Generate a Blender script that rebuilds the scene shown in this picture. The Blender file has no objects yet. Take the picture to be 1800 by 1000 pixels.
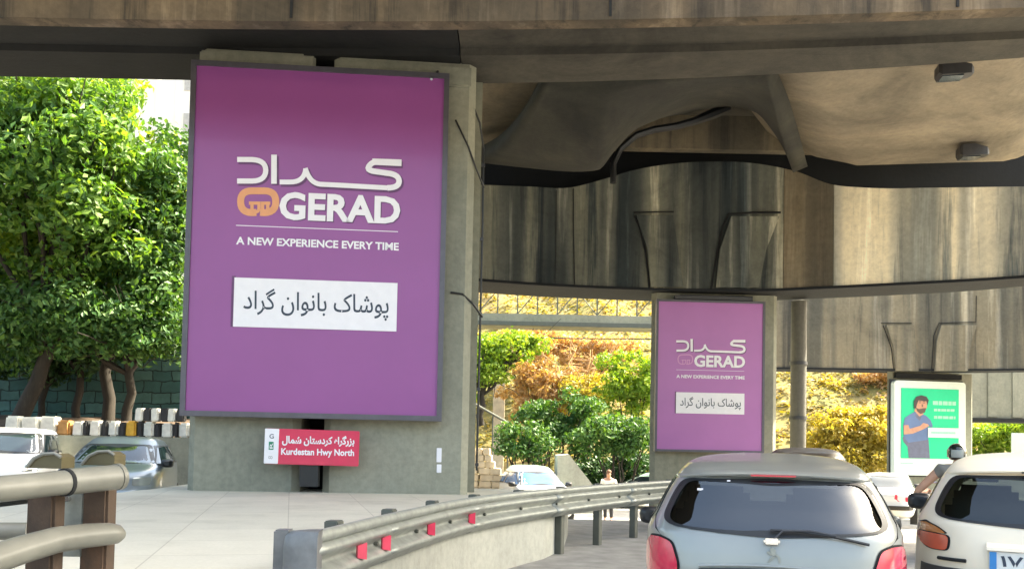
import bpy, bmesh, math, random
import numpy as np
from mathutils import Vector, Matrix

# ------------------------------------------------------------------ camera, sky, sun, exposure
S = bpy.context.scene
COL = S.collection
R = math.radians
CAM_H, FOC, HY, PITCH, ROLL = 1.45, 1500.0, 781.6, R(2.0), 0.02
CY = HY - FOC * math.tan(PITCH)
Fv = Vector((0, math.cos(PITCH), math.sin(PITCH)))
U0 = Vector((0, -math.sin(PITCH), math.cos(PITCH)))
R0 = Vector((1, 0, 0))
Rv = R0 * math.cos(ROLL) + U0 * math.sin(ROLL)
Uv = U0 * math.cos(ROLL) - R0 * math.sin(ROLL)
cd = bpy.data.cameras.new('camera')
cam = bpy.data.objects.new('camera', cd)
COL.objects.link(cam)
m3 = Matrix((Rv, Uv, -Fv)).transposed()
cam.matrix_world = Matrix.Translation((0, 0, CAM_H)) @ m3.to_4x4()
cd.sensor_width = 36.0
cd.lens = 36.0 * FOC / 1800.0
cd.shift_y = (CY - 500.0) / 1800.0
cd.clip_start, cd.clip_end = 0.05, 2000
S.camera = cam

SUN_EL, SUN_DIR = R(48), Vector((0.62, 0.22, 0.0)).normalized()
to_sun = Vector((SUN_DIR.x * math.cos(SUN_EL), SUN_DIR.y * math.cos(SUN_EL), math.sin(SUN_EL)))
W = bpy.data.worlds.new('World')
S.world = W
W.use_nodes = True
wn = W.node_tree.nodes
sky = wn.new('ShaderNodeTexSky')
sky.sky_type = 'NISHITA'
sky.sun_disc = False
sky.sun_elevation = SUN_EL
sky.sun_rotation = math.atan2(to_sun.x, to_sun.y)
sky.dust_density = 6.0
W.node_tree.links.new(sky.outputs[0], wn['Background'].inputs[0])
wn['Background'].inputs[1].default_value = 0.15
sd = bpy.data.lights.new('sun', 'SUN')
sd.energy, sd.angle, sd.color = 4.0, R(0.5), (1.0, 0.93, 0.82)
sun = bpy.data.objects.new('sun', sd)
COL.objects.link(sun)
sun.rotation_euler = to_sun.to_track_quat('Z', 'Y').to_euler()
S.view_settings.view_transform = 'Standard'
S.view_settings.look = 'None'
S.view_settings.exposure = 2.5
S.view_settings.gamma = 1.0
S.view_settings.use_white_balance = True
S.view_settings.white_balance_temperature = 7200
S.view_settings.white_balance_tint = 2
S.cycles.max_bounces = 8
S.cycles.transparent_max_bounces = 12
S.cycles.use_denoising = True

rng = np.random.default_rng(7)
random.seed(7)


def at(px, py, d):
    """Where the photo's point (px, py) lies when it stands d metres ahead: design measurements -> real places."""
    v = Fv + Rv * ((px - 900) / FOC) - Uv * ((py - CY) / FOC)
    v = v * (d / v.y)
    return Vector((v.x, d, CAM_H + v.z))


# ------------------------------------------------------------------ materials
def nt(name):
    m = bpy.data.materials.new(name)
    m.use_nodes = True
    n = m.node_tree.nodes
    return m, n, m.node_tree.links, n['Principled BSDF']


def ramp(n, stops):
    r = n.new('ShaderNodeValToRGB')
    e = r.color_ramp.elements
    while len(e) > 1:
        e.remove(e[-1])
    e[0].position = stops[0][0]
    e[0].color = (*stops[0][1], 1) if len(stops[0][1]) == 3 else stops[0][1]
    for p, c in stops[1:]:
        x = e.new(p)
        x.color = (*c, 1)
    return r


def noise(n, l, scale, detail=5, rough=0.6, coord='Object', sc=(1, 1, 1), dist=0.0):
    tc = n.new('ShaderNodeTexCoord')
    mp = n.new('ShaderNodeMapping')
    mp.inputs['Scale'].default_value = sc
    l.new(tc.outputs[coord], mp.inputs[0])
    t = n.new('ShaderNodeTexNoise')
    t.inputs['Scale'].default_value = scale
    t.inputs['Detail'].default_value = detail
    t.inputs['Roughness'].default_value = rough
    t.inputs['Distortion'].default_value = dist
    l.new(mp.outputs[0], t.inputs['Vector'])
    return t.outputs['Fac'], mp


def mix(n, l, a, b, fac, mode='MIX'):
    x = n.new('ShaderNodeMixRGB')
    x.blend_type = mode
    for i, v in ((0, fac), (1, a), (2, b)):
        if isinstance(v, (int, float)):
            x.inputs[i].default_value = v
        elif isinstance(v, tuple):
            x.inputs[i].default_value = (*v, 1)
        else:
            l.new(v, x.inputs[i])
    return x.outputs[0]


def bump(n, l, b, h, strength=0.3, dist=0.02):
    x = n.new('ShaderNodeBump')
    x.inputs['Strength'].default_value = strength
    x.inputs['Distance'].default_value = dist
    l.new(h, x.inputs['Height'])
    l.new(x.outputs[0], b.inputs['Normal'])


def concrete(name, base, dark, light=None, streak=0.7, streak_scale=1.6, mott=0.6, sc=(1, 1, 0.06), rough=0.9, boards=0.0, broad=0.0, smoke=0.0):
    m, n, l, b = nt(name)
    light = light or tuple(min(1, c * 1.35) for c in base)
    f1, _ = noise(n, l, 0.55, 6, 0.65)
    r1 = ramp(n, [(0.3, dark), (0.5, base), (0.72, light)])
    l.new(f1, r1.inputs[0])
    c = mix(n, l, base, r1.outputs[0], mott)
    f2, _ = noise(n, l, streak_scale, 6, 0.7, sc=sc, dist=0.3)
    r2 = ramp(n, [(0.36, dark), (0.47, base), (0.55, base), (0.68, light)])
    l.new(f2, r2.inputs[0])
    c = mix(n, l, c, r2.outputs[0], streak)
    if broad:
        f4, _ = noise(n, l, 0.75, 3, 0.5, sc=(1, 1, 0.03), dist=0.2)
        r5 = ramp(n, [(0.42, (0.20, 0.27, 0.34)), (0.46, (0.50, 0.54, 0.57)), (0.50, (0.95, 0.95, 0.94)), (0.57, (1.75, 1.65, 1.45))])
        l.new(f4, r5.inputs[0])
        c = mix(n, l, c, r5.outputs[0], broad, 'MULTIPLY')
    if smoke:
        f6, _ = noise(n, l, 0.42, 8, 0.68, dist=0.8)
        r6 = ramp(n, [(0.36, (0.28, 0.29, 0.30)), (0.50, (0.85, 0.85, 0.84)), (0.64, (1.25, 1.2, 1.12))])
        l.new(f6, r6.inputs[0])
        c = mix(n, l, c, r6.outputs[0], smoke, 'MULTIPLY')
    f3, _ = noise(n, l, 9, 6, 0.7)
    r3 = ramp(n, [(0.25, (0.72, 0.72, 0.72)), (0.6, (1.08, 1.08, 1.08))])
    l.new(f3, r3.inputs[0])
    c = mix(n, l, c, r3.outputs[0], 0.7, 'MULTIPLY')
    l.new(c, b.inputs['Base Color'])
    b.inputs['Roughness'].default_value = rough
    h = f3
    if boards:
        tc = n.new('ShaderNodeTexCoord')
        w = n.new('ShaderNodeTexWave')
        w.wave_type, w.bands_direction = 'BANDS', 'Y'
        w.inputs['Scale'].default_value = boards
        w.inputs['Distortion'].default_value = 0.4
        l.new(tc.outputs['Object'], w.inputs['Vector'])
        h = f3
        r4 = ramp(n, [(0.0, (0.7, 0.68, 0.66)), (0.05, (1, 1, 1))])
        l.new(w.outputs['Fac'], r4.inputs[0])
        c = mix(n, l, c, r4.outputs[0], 0.8, 'MULTIPLY')
        l.new(c, b.inputs['Base Color'])
    bump(n, l, b, h, 0.35, 0.02)
    return m


def plain(name, col, rough=0.5, metal=0.0, var=0.12, scale=6.0, coat=0.0, bmp=0.0, emit=None):
    m, n, l, b = nt(name)
    f, _ = noise(n, l, scale, 4, 0.6)
    r = ramp(n, [(0.3, tuple(c * (1 - var) for c in col)), (0.7, tuple(min(1, c * (1 + var)) for c in col))])
    l.new(f, r.inputs[0])
    l.new(r.outputs[0], b.inputs['Base Color'])
    b.inputs['Roughness'].default_value = rough
    b.inputs['Metallic'].default_value = metal
    b.inputs['Coat Weight'].default_value = coat
    b.inputs['Coat Roughness'].default_value = 0.05
    if bmp:
        bump(n, l, b, f, bmp, 0.01)
    return m


def leafmat(name, stops, trans=0.5, rough=0.5):
    m, n, l, b = nt(name)
    g = n.new('ShaderNodeNewGeometry')
    f, _ = noise(n, l, 0.6, 3, 0.6)
    a = n.new('ShaderNodeMath')
    a.operation = 'MULTIPLY_ADD'
    l.new(g.outputs['Random Per Island'], a.inputs[0])
    a.inputs[1].default_value = 0.55
    s = n.new('ShaderNodeMath')
    s.operation = 'MULTIPLY'
    s.inputs[1].default_value = 0.5
    l.new(f, s.inputs[0])
    l.new(s.outputs[0], a.inputs[2])
    r = ramp(n, stops)
    l.new(a.outputs[0], r.inputs[0])
    l.new(r.outputs[0], b.inputs['Base Color'])
    b.inputs['Roughness'].default_value = rough
    t = n.new('ShaderNodeBsdfTranslucent')
    l.new(mix(n, l, r.outputs[0], (1.0, 0.9, 0.2), 0.9, 'MULTIPLY'), t.inputs[0])
    x = n.new('ShaderNodeMixShader')
    x.inputs[0].default_value = trans
    l.new(b.outputs[0], x.inputs[1])
    l.new(t.outputs[0], x.inputs[2])
    l.new(x.outputs[0], n['Material Output'].inputs[0])
    return m


def bricks(name, c1, c2, mortar, scale, bw=0.5, rh=0.25, msize=0.02, coord='Generated', noisy=0.5, bmp=0.6):
    m, n, l, b = nt(name)
    tc = n.new('ShaderNodeTexCoord')
    sx = n.new('ShaderNodeSeparateXYZ')
    cx = n.new('ShaderNodeCombineXYZ')
    l.new(tc.outputs['Object'], sx.inputs[0])
    l.new(sx.outputs[0], cx.inputs[0])
    l.new(sx.outputs[2], cx.inputs[1])
    wob, _ = noise(n, l, 1.2, 3, 0.6)
    ad = n.new('ShaderNodeMixRGB')
    ad.blend_type = 'ADD'
    ad.inputs[0].default_value = 0.3
    l.new(cx.outputs[0], ad.inputs[1])
    l.new(wob, ad.inputs[2])
    t = n.new('ShaderNodeTexBrick')
    t.inputs['Scale'].default_value = scale
    t.inputs['Color1'].default_value = (*c1, 1)
    t.inputs['Color2'].default_value = (*c2, 1)
    t.inputs['Mortar'].default_value = (*mortar, 1)
    t.inputs['Mortar Size'].default_value = msize
    t.inputs['Brick Width'].default_value = bw
    t.inputs['Row Height'].default_value = rh
    t.inputs['Mortar Smooth'].default_value = 0.4
    l.new(ad.outputs[0], t.inputs['Vector'])
    f, _ = noise(n, l, 2.0, 6, 0.7)
    r = ramp(n, [(0.3, (0.45, 0.45, 0.45)), (0.65, (1.25, 1.25, 1.25))])
    l.new(f, r.inputs[0])
    l.new(mix(n, l, t.outputs[0], r.outputs[0], noisy, 'MULTIPLY'), b.inputs['Base Color'])
    b.inputs['Roughness'].default_value = 0.9
    inv = n.new('ShaderNodeMath')
    inv.operation = 'SUBTRACT'
    inv.inputs[0].default_value = 1
    l.new(t.outputs['Fac'], inv.inputs[1])
    bump(n, l, b, inv.outputs[0], bmp, 0.04)
    return m


def glassmat(name, tint, gloss=0.05):
    m, n, l, b = nt(name)
    t = n.new('ShaderNodeBsdfTransparent')
    t.inputs[0].default_value = (*tint, 1)
    g = n.new('ShaderNodeBsdfGlossy')
    g.inputs['Roughness'].default_value = 0.03
    g.inputs[0].default_value = (0.95, 0.97, 1, 1)
    fr = n.new('ShaderNodeFresnel')
    fr.inputs[0].default_value = 1.5
    a = n.new('ShaderNodeMath')
    a.operation = 'ADD'
    a.inputs[1].default_value = gloss
    l.new(fr.outputs[0], a.inputs[0])
    x = n.new('ShaderNodeMixShader')
    l.new(a.outputs[0], x.inputs[0])
    l.new(t.outputs[0], x.inputs[1])
    l.new(g.outputs[0], x.inputs[2])
    l.new(x.outputs[0], n['Material Output'].inputs[0])
    return m


M = {}
M['pillar'] = concrete('pillar_concrete', (0.265, 0.265, 0.21), (0.165, 0.17, 0.14), (0.335, 0.325, 0.265), 0.35, 1.2, 0.6, smoke=0.25)
M['fascia'] = concrete('fascia_concrete', (0.125, 0.094, 0.063), (0.04, 0.032, 0.024), (0.24, 0.185, 0.13), 0.95, 2.0, smoke=0.6, broad=0.35)
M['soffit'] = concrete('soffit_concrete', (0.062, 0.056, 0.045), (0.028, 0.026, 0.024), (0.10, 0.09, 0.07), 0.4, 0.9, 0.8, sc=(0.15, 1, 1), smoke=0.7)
M['shaded_soffit'] = concrete('shaded_soffit_concrete', (0.012, 0.0125, 0.013), (0.007, 0.007, 0.008), (0.02, 0.02, 0.02), 0.4, 0.9, 0.8, sc=(0.15, 1, 1), smoke=0.4)  # near-black soffit copy: shade under the left crossbeam painted in
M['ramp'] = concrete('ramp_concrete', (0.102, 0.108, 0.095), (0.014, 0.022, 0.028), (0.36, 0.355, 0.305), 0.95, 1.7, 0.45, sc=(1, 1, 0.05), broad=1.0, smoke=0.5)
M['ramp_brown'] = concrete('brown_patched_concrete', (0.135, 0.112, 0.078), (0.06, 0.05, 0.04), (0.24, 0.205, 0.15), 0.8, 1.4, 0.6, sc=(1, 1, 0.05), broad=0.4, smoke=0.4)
M['ramp_bounce_lit'] = concrete('bounce_lit_ramp_concrete', (0.56, 0.52, 0.42), (0.14, 0.16, 0.165), (0.85, 0.82, 0.70), 0.97, 1.6, 0.5, sc=(1, 1, 0.05), broad=0.65, smoke=0.25)  # paler ramp copy: bounce light at the right end painted in
M['ramp_warm'] = concrete('far_ramp_concrete', (0.165, 0.15, 0.115), (0.05, 0.048, 0.045), (0.36, 0.33, 0.265), 0.97, 1.2, 0.5, sc=(1, 1, 0.05), broad=0.5, smoke=0.35)
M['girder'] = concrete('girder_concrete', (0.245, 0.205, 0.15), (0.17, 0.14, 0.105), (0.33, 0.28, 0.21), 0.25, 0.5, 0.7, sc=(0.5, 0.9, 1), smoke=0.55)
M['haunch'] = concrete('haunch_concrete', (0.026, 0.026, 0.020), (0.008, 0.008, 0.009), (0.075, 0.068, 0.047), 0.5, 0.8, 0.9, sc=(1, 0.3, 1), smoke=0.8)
M['pole_paint'] = concrete('grey_pole_paint', (0.12, 0.115, 0.10), (0.07, 0.068, 0.06), (0.16, 0.155, 0.135), 0.5, 2.0, 0.5)
M['groove'] = plain('dark_joint', (0.012, 0.013, 0.014), 0.9)
M['void'] = concrete('shade_black_concrete', (0.006, 0.0075, 0.010), (0.004, 0.005, 0.006), None, 0.4)  # near-black colour stands for shade in gaps, recesses and undersides
M['asphalt'] = plain('asphalt', (0.25, 0.245, 0.235), 0.85, var=0.25, scale=3, bmp=0.2)
M['dirt'] = plain('bare_earth', (0.24, 0.19, 0.12), 0.95, var=0.4, scale=1.5, bmp=0.5)
M['soil'] = plain('brown_soil', (0.085, 0.055, 0.035), 0.95, var=0.4, scale=2, bmp=0.6)
M['dark_metal'] = plain('dark_grey_metal', (0.055, 0.055, 0.06), 0.45, 0.5)
M['frame'] = plain('board_frame_metal', (0.10, 0.095, 0.115), 0.4, 0.3)
M['steel'] = plain('galvanised_steel', (0.29, 0.305, 0.28), 0.42, 0.35, var=0.2, scale=9, bmp=0.1)
M['steel_dark'] = plain('weathered_steel', (0.11, 0.115, 0.098), 0.6, 0.3)
M['dull_steel'] = plain('dull_grey_steel', (0.17, 0.175, 0.18), 0.5, 0.3, var=0.25, scale=7, bmp=0.1)
M['pipe'] = plain('cream_painted_pipe', (0.175, 0.172, 0.145), 0.45, 0.0, var=0.15, scale=5, coat=0.2)
M['post'] = concrete('brown_post_paint', (0.07, 0.048, 0.034), (0.03, 0.024, 0.02), (0.15, 0.08, 0.045), 0.7, 3.0, 0.8, sc=(1, 1, 0.3))
M['purple'] = plain('purple_print', (0.265, 0.070, 0.262), 0.35, var=0.04, scale=0.8, coat=0.15)
M['purple_lit'] = plain('lit_purple_print', (0.40, 0.145, 0.40), 0.35, var=0.04, scale=0.8, coat=0.15)  # lighter copy of the purple: light on the second board painted in
M['white_print'] = plain('white_print', (0.80, 0.78, 0.82), 0.5, var=0.03)
M['pink_print'] = plain('pink_print', (0.58, 0.28, 0.50), 0.5, var=0.03)
M['orange_print'] = plain('orange_print', (0.72, 0.33, 0.16), 0.5, var=0.05)
M['ink'] = plain('dark_blue_ink', (0.03, 0.045, 0.075), 0.5)
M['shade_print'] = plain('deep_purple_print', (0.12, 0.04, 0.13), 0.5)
M['red'] = plain('red_sign_paint', (0.62, 0.03, 0.09), 0.4, var=0.06, coat=0.2)
M['red_lamp'] = plain('red_lamp_plastic', (0.62, 0.02, 0.07), 0.12, var=0.1, coat=0.8, scale=20)
M['red_refl'] = plain('red_reflector', (0.65, 0.05, 0.10), 0.2, var=0.15, coat=0.6)
M['amber_lamp'] = plain('amber_lamp_plastic', (0.55, 0.20, 0.06), 0.12, coat=0.8)
M['orange_lamp'] = plain('orange_red_lamp_plastic', (0.62, 0.09, 0.04), 0.12, coat=0.8)
M['black'] = plain('black_plastic', (0.015, 0.016, 0.018), 0.4)
M['rubber'] = plain('tyre_rubber', (0.02, 0.02, 0.02), 0.8)
M['chrome'] = plain('bright_metal', (0.65, 0.65, 0.66), 0.2, 0.9)
M['silver'] = plain('silver_car_paint', (0.29, 0.30, 0.285), 0.34, 0.25, var=0.05, scale=2, coat=0.7)
M['cream'] = plain('cream_white_car_paint', (0.88, 0.765, 0.60), 0.4, 0.0, var=0.04, scale=2, coat=0.25)
M['white_car'] = plain('white_car_paint', (0.74, 0.76, 0.78), 0.32, 0.0, var=0.04, coat=0.6)
M['grey_car'] = plain('grey_car_paint', (0.27, 0.31, 0.34), 0.3, 0.4, var=0.05, coat=0.6)
M['brown_car'] = plain('dark_brown_car_paint', (0.07, 0.055, 0.045), 0.45, 0.0, coat=0.15)
M['mint_car'] = plain('pale_mint_car_paint', (0.45, 0.62, 0.52), 0.3, 0.0, coat=0.6)
M['green_truck'] = plain('pale_green_paint', (0.28, 0.42, 0.32), 0.4, 0.0, coat=0.3)
M['interior'] = plain('dark_seat_fabric', (0.10, 0.11, 0.12), 0.9)
M['glass'] = glassmat('tinted_glass', (0.19, 0.25, 0.28), 0.075)
M['glass_green'] = glassmat('greenish_glass', (0.30, 0.40, 0.37), 0.03)
M['dark_glass'] = plain('dark_window_glass', (0.018, 0.028, 0.035), 0.06, coat=0.5, var=0.3, scale=1.5)
M['blue_glass'] = plain('painted_sky_glass', (0.05, 0.16, 0.36), 0.25, coat=0.1, var=0.4, scale=1.5)  # blue sky reflection painted into the base colour
M['skin'] = plain('skin', (0.55, 0.30, 0.20), 0.55)
M['skin_dark'] = plain('tanned_skin', (0.45, 0.24, 0.16), 0.55)
M['white_cloth'] = plain('white_cloth', (0.75, 0.73, 0.70), 0.9)
M['grey_cloth'] = plain('grey_cloth', (0.20, 0.19, 0.17), 0.9)
M['dark_cloth'] = plain('dark_cloth', (0.04, 0.045, 0.06), 0.9)
M['hair'] = plain('dark_hair', (0.03, 0.022, 0.018), 0.7)
M['helmet'] = plain('black_helmet_shell', (0.015, 0.022, 0.018), 0.15, coat=0.8)
M['visor'] = plain('silver_visor', (0.45, 0.48, 0.45), 0.12, 0.6)
M['trunk'] = concrete('bark', (0.03, 0.024, 0.018), (0.014, 0.011, 0.009), (0.055, 0.045, 0.035), 0.8, 6, 0.8, sc=(1, 1, 0.2))
M['dry'] = plain('dry_branch', (0.42, 0.25, 0.11), 0.9, var=0.3)
M['leaf_tree'] = leafmat('broad_leaf', [(0.15, (0.032, 0.10, 0.025)), (0.5, (0.105, 0.235, 0.045)), (0.9, (0.27, 0.42, 0.085))], 0.55)
M['leaf_lime'] = leafmat('lime_leaf', [(0.15, (0.085, 0.20, 0.025)), (0.5, (0.22, 0.37, 0.045)), (0.9, (0.40, 0.50, 0.09))], 0.55)
M['leaf_peach'] = leafmat('peach_dry_leaf', [(0.15, (0.36, 0.23, 0.12)), (0.5, (0.58, 0.39, 0.22)), (0.9, (0.74, 0.55, 0.36))], 0.5)
M['leaf_olive'] = leafmat('olive_leaf', [(0.15, (0.26, 0.245, 0.05)), (0.5, (0.44, 0.37, 0.08)), (0.9, (0.62, 0.50, 0.15))], 0.55)
M['leaf_shrub'] = leafmat('shrub_leaf', [(0.15, (0.025, 0.085, 0.025)), (0.5, (0.065, 0.165, 0.04)), (0.9, (0.15, 0.27, 0.06))], 0.4)
M['leaf_dark'] = leafmat('dark_leaf', [(0.15, (0.015, 0.05, 0.018)), (0.5, (0.035, 0.10, 0.03)), (0.9, (0.08, 0.16, 0.05))], 0.3)
M['ivy_gold'] = leafmat('golden_ground_cover', [(0.12, (0.13, 0.15, 0.035)), (0.38, (0.22, 0.20, 0.05)), (0.62, (0.32, 0.25, 0.08)), (0.9, (0.42, 0.29, 0.14))], 0.5)
M['teal_stone'] = bricks('teal_stone_wall', (0.035, 0.10, 0.10), (0.085, 0.18, 0.17), (0.012, 0.03, 0.03), 1.0, 0.62, 0.36, 0.022)
M['salmon_stone'] = bricks('salmon_stone_wall', (0.50, 0.30, 0.19), (0.58, 0.37, 0.24), (0.42, 0.26, 0.165), 1.0, 0.62, 0.33, 0.03)
M['tower_white'] = plain('white_render', (0.78, 0.77, 0.74), 0.8, var=0.06, scale=0.3)
M['tower_grey'] = plain('grey_render', (0.42, 0.42, 0.42), 0.8)
M['cream_block'] = plain('cream_stone', (0.66, 0.58, 0.45), 0.9, var=0.2, scale=3, bmp=0.4)
M['kerb_white'] = plain('white_kerb_paint', (0.70, 0.70, 0.64), 0.8, var=0.2, scale=4, bmp=0.3)
M['kerb_black'] = plain('black_kerb_paint', (0.03, 0.03, 0.032), 0.8, var=0.3, scale=4, bmp=0.3)
M['kerb_yellow'] = plain('yellow_kerb_paint', (0.66, 0.38, 0.05), 0.8, var=0.2, scale=4, bmp=0.3)
M['kerb_brown'] = plain('ochre_kerb_paint', (0.45, 0.24, 0.08), 0.8, var=0.3, scale=4, bmp=0.3)
M['ad_green'] = plain('green_print', (0.0, 0.62, 0.29), 0.4, var=0.03)
M['ad_white'] = plain('pale_frame_paint', (0.72, 0.80, 0.74), 0.4, var=0.04)
M['ad_text'] = plain('pale_green_print', (0.35, 0.75, 0.52), 0.5)
M['ad_shirt'] = plain('slate_blue_print', (0.12, 0.19, 0.36), 0.5, var=0.15, scale=1.0)
M['ad_trousers'] = plain('slate_print', (0.14, 0.15, 0.22), 0.5)
M['ad_skin'] = plain('skin_print', (0.60, 0.30, 0.19), 0.5)
M['ad_hair'] = plain('brown_black_print', (0.05, 0.04, 0.04), 0.5)
M['ad_beard'] = plain('beard_print', (0.12, 0.08, 0.06), 0.5)
M['plate'] = plain('plate_white', (0.75, 0.76, 0.74), 0.4)
M['plate_blue'] = plain('plate_blue', (0.03, 0.25, 0.62), 0.4)
M['concrete_pale'] = concrete('pale_concrete', (0.40, 0.40, 0.35), (0.28, 0.28, 0.25), None, 0.4, 1.0)


def paving():
    m, n, l, b = nt('paving_slabs')
    tc = n.new('ShaderNodeTexCoord')
    mp = n.new('ShaderNodeMapping')
    mp.inputs['Rotation'].default_value = (0, 0, R(-14.5))
    l.new(tc.outputs['Object'], mp.inputs[0])
    t = n.new('ShaderNodeTexBrick')
    t.offset = 0.0
    t.inputs['Scale'].default_value = 1.0
    t.inputs['Brick Width'].default_value = 0.95
    t.inputs['Row Height'].default_value = 0.95
    t.inputs['Mortar Size'].default_value = 0.006
    t.inputs['Color1'].default_value = (0.635, 0.60, 0.505, 1)
    t.inputs['Color2'].default_value = (0.585, 0.56, 0.475, 1)
    t.inputs['Mortar'].default_value = (0.46, 0.43, 0.36, 1)
    l.new(mp.outputs[0], t.inputs['Vector'])
    f, _ = noise(n, l, 0.9, 6, 0.65)
    r = ramp(n, [(0.3, (0.74, 0.74, 0.72)), (0.48, (0.96, 0.96, 0.95)), (0.7, (1.08, 1.08, 1.08))])
    l.new(f, r.inputs[0])
    f2, _ = noise(n, l, 30, 4, 0.7)
    r2 = ramp(n, [(0.3, (0.9, 0.9, 0.9)), (0.7, (1.05, 1.05, 1.05))])
    l.new(f2, r2.inputs[0])
    c = mix(n, l, t.outputs[0], r.outputs[0], 0.8, 'MULTIPLY')
    c = mix(n, l, c, r2.outputs[0], 0.8, 'MULTIPLY')
    l.new(c, b.inputs['Base Color'])
    b.inputs['Roughness'].default_value = 0.8
    bump(n, l, b, f2, 0.15, 0.01)
    return m


def hillmat():
    m, n, l, b = nt('dry_hillside')
    f, _ = noise(n, l, 0.25, 7, 0.65)
    r = ramp(n, [(0.3, (0.10, 0.11, 0.03)), (0.5, (0.18, 0.15, 0.05)), (0.7, (0.28, 0.20, 0.10))])
    l.new(f, r.inputs[0])
    l.new(r.outputs[0], b.inputs['Base Color'])
    b.inputs['Roughness'].default_value = 1.0
    bump(n, l, b, f, 0.8, 0.3)
    return m


M['paving'] = paving()
M['hill'] = hillmat()


# ------------------------------------------------------------------ helpers
class MB:
    def __init__(self):
        self.v, self.f = [], []

    def add(self, vs, fs):
        o = len(self.v)
        self.v += [tuple(p) for p in vs]
        self.f += [tuple(i + o for i in q) for q in fs]
        return self

    def box(self, c, s, rz=0.0, rx=0.0, ry=0.0, taper=1.0, bev=0.0):
        mt = Matrix.Translation(c) @ Matrix.Rotation(rz, 4, 'Z') @ Matrix.Rotation(rx, 4, 'X') @ Matrix.Rotation(ry, 4, 'Y')
        hx, hy, hz = s[0] / 2, s[1] / 2, s[2] / 2
        if bev:
            bm = bmesh.new()
            bmesh.ops.create_cube(bm, size=1)
            for v in bm.verts:
                k = taper if v.co.z > 0 else 1
                v.co = Vector((v.co.x * s[0] * k, v.co.y * s[1] * k, v.co.z * s[2]))
            bmesh.ops.bevel(bm, geom=bm.edges[:] , offset=bev, segments=2, affect='EDGES')
            bm.verts.index_update()
            r = self.add([mt @ v.co for v in bm.verts], [[v.index for v in f.verts] for f in bm.faces])
            bm.free()
            return r
        p = []
        for z in (-hz, hz):
            k = taper if z > 0 else 1
            p += [(-hx * k, -hy * k, z), (hx * k, -hy * k, z), (hx * k, hy * k, z), (-hx * k, hy * k, z)]
        return self.add([mt @ Vector(q) for q in p], [(3, 2, 1, 0), (4, 5, 6, 7), (0, 1, 5, 4), (1, 2, 6, 5), (2, 3, 7, 6), (3, 0, 4, 7)])

    def tube(self, path, r, n=12, caps=True, squash=1.0):
        path = [Vector(p) for p in path]
        rs = r if hasattr(r, '__len__') else [r] * len(path)
        rings = []
        prev = None
        for i, p in enumerate(path):
            t = (path[min(i + 1, len(path) - 1)] - path[max(i - 1, 0)]).normalized()
            if prev is None:
                a = Vector((0, 0, 1)) if abs(t.z) < 0.9 else Vector((1, 0, 0))
                prev = t.cross(a).normalized()
            prev = (prev - t * prev.dot(t)).normalized()
            q = t.cross(prev)
            rings.append([p + (prev * math.cos(2 * math.pi * k / n) + q * math.sin(2 * math.pi * k / n) * squash) * rs[i] for k in range(n)])
        vs = [v for g in rings for v in g]
        fs = []
        for i in range(len(path) - 1):
            for k in range(n):
                a, b2 = i * n + k, i * n + (k + 1) % n
                fs.append((a, b2, b2 + n, a + n))
        if caps:
            fs.append(tuple(range(n - 1, -1, -1)))
            fs.append(tuple((len(path) - 1) * n + k for k in range(n)))
        return self.add(vs, fs)

    def prism(self, pts, vec):
        """planar outline pts (3-D) pushed along vec"""
        n = len(pts)
        pts = [Vector(p) for p in pts]
        vec = Vector(vec)
        return self.add(pts + [p + vec for p in pts], [tuple(range(n - 1, -1, -1)), tuple(range(n, 2 * n))] + [(i, (i + 1) % n, n + (i + 1) % n, n + i) for i in range(n)])

    def loft(self, rows, closed=True, cap=True):
        n = len(rows[0])
        vs = [p for r in rows for p in r]
        fs = []
        for i in range(len(rows) - 1):
            for k in range(n if closed else n - 1):
                a, b2 = i * n + k, i * n + (k + 1) % n
                fs.append((a, b2, b2 + n, a + n))
        if closed and cap:
            fs.append(tuple(range(n - 1, -1, -1)))
            fs.append(tuple((len(rows) - 1) * n + k for k in range(n)))
        return self.add(vs, fs)

    def build(self, name, mat, parent=None, smooth=False, angle=40, recalc=True):
        me = bpy.data.meshes.new(name)
        me.from_pydata([tuple(v) for v in self.v], [], self.f)
        if recalc:
            bm = bmesh.new()
            bm.from_mesh(me)
            bmesh.ops.recalc_face_normals(bm, faces=bm.faces)
            bm.to_mesh(me)
            bm.free()
        me.update()
        return link(name, me, mat, parent, smooth, angle)


def link(name, me, mat, parent=None, smooth=False, angle=40):
    me.materials.append(M[mat] if isinstance(mat, str) else mat)
    o = bpy.data.objects.new(name, me)
    COL.objects.link(o)
    if parent:
        o.parent = parent
    if smooth:
        for p in me.polygons:
            p.use_smooth = True
        me.set_sharp_from_angle(angle=R(angle))
    return o


def tag(o, label, cat, group=None, kind=None):
    o['label'], o['category'] = label, cat
    if group:
        o['group'] = group
    if kind:
        o['kind'] = kind
    return o


def thing(name, label, cat, loc=(0, 0, 0), rz=0.0, group=None):
    o = bpy.data.objects.new(name, None)
    COL.objects.link(o)
    o.empty_display_size = 0.2
    o.location = loc
    o.rotation_euler = (0, 0, rz)
    return tag(o, label, cat, group, 'thing')


def struct(name, mb, mat, smooth=False):
    o = mb.build(name, mat, None, smooth)
    o['kind'] = 'structure'
    return o


def dup(root, loc, rz, label):
    r = root.copy()
    COL.objects.link(r)
    r.location, r.rotation_euler = loc, (0, 0, rz)
    r['label'] = label
    for ch in list(root.children):
        c = ch.copy()
        COL.objects.link(c)
        c.parent = r
        for g in ch.children:
            q = g.copy()
            COL.objects.link(q)
            q.parent = c
    return r


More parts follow.
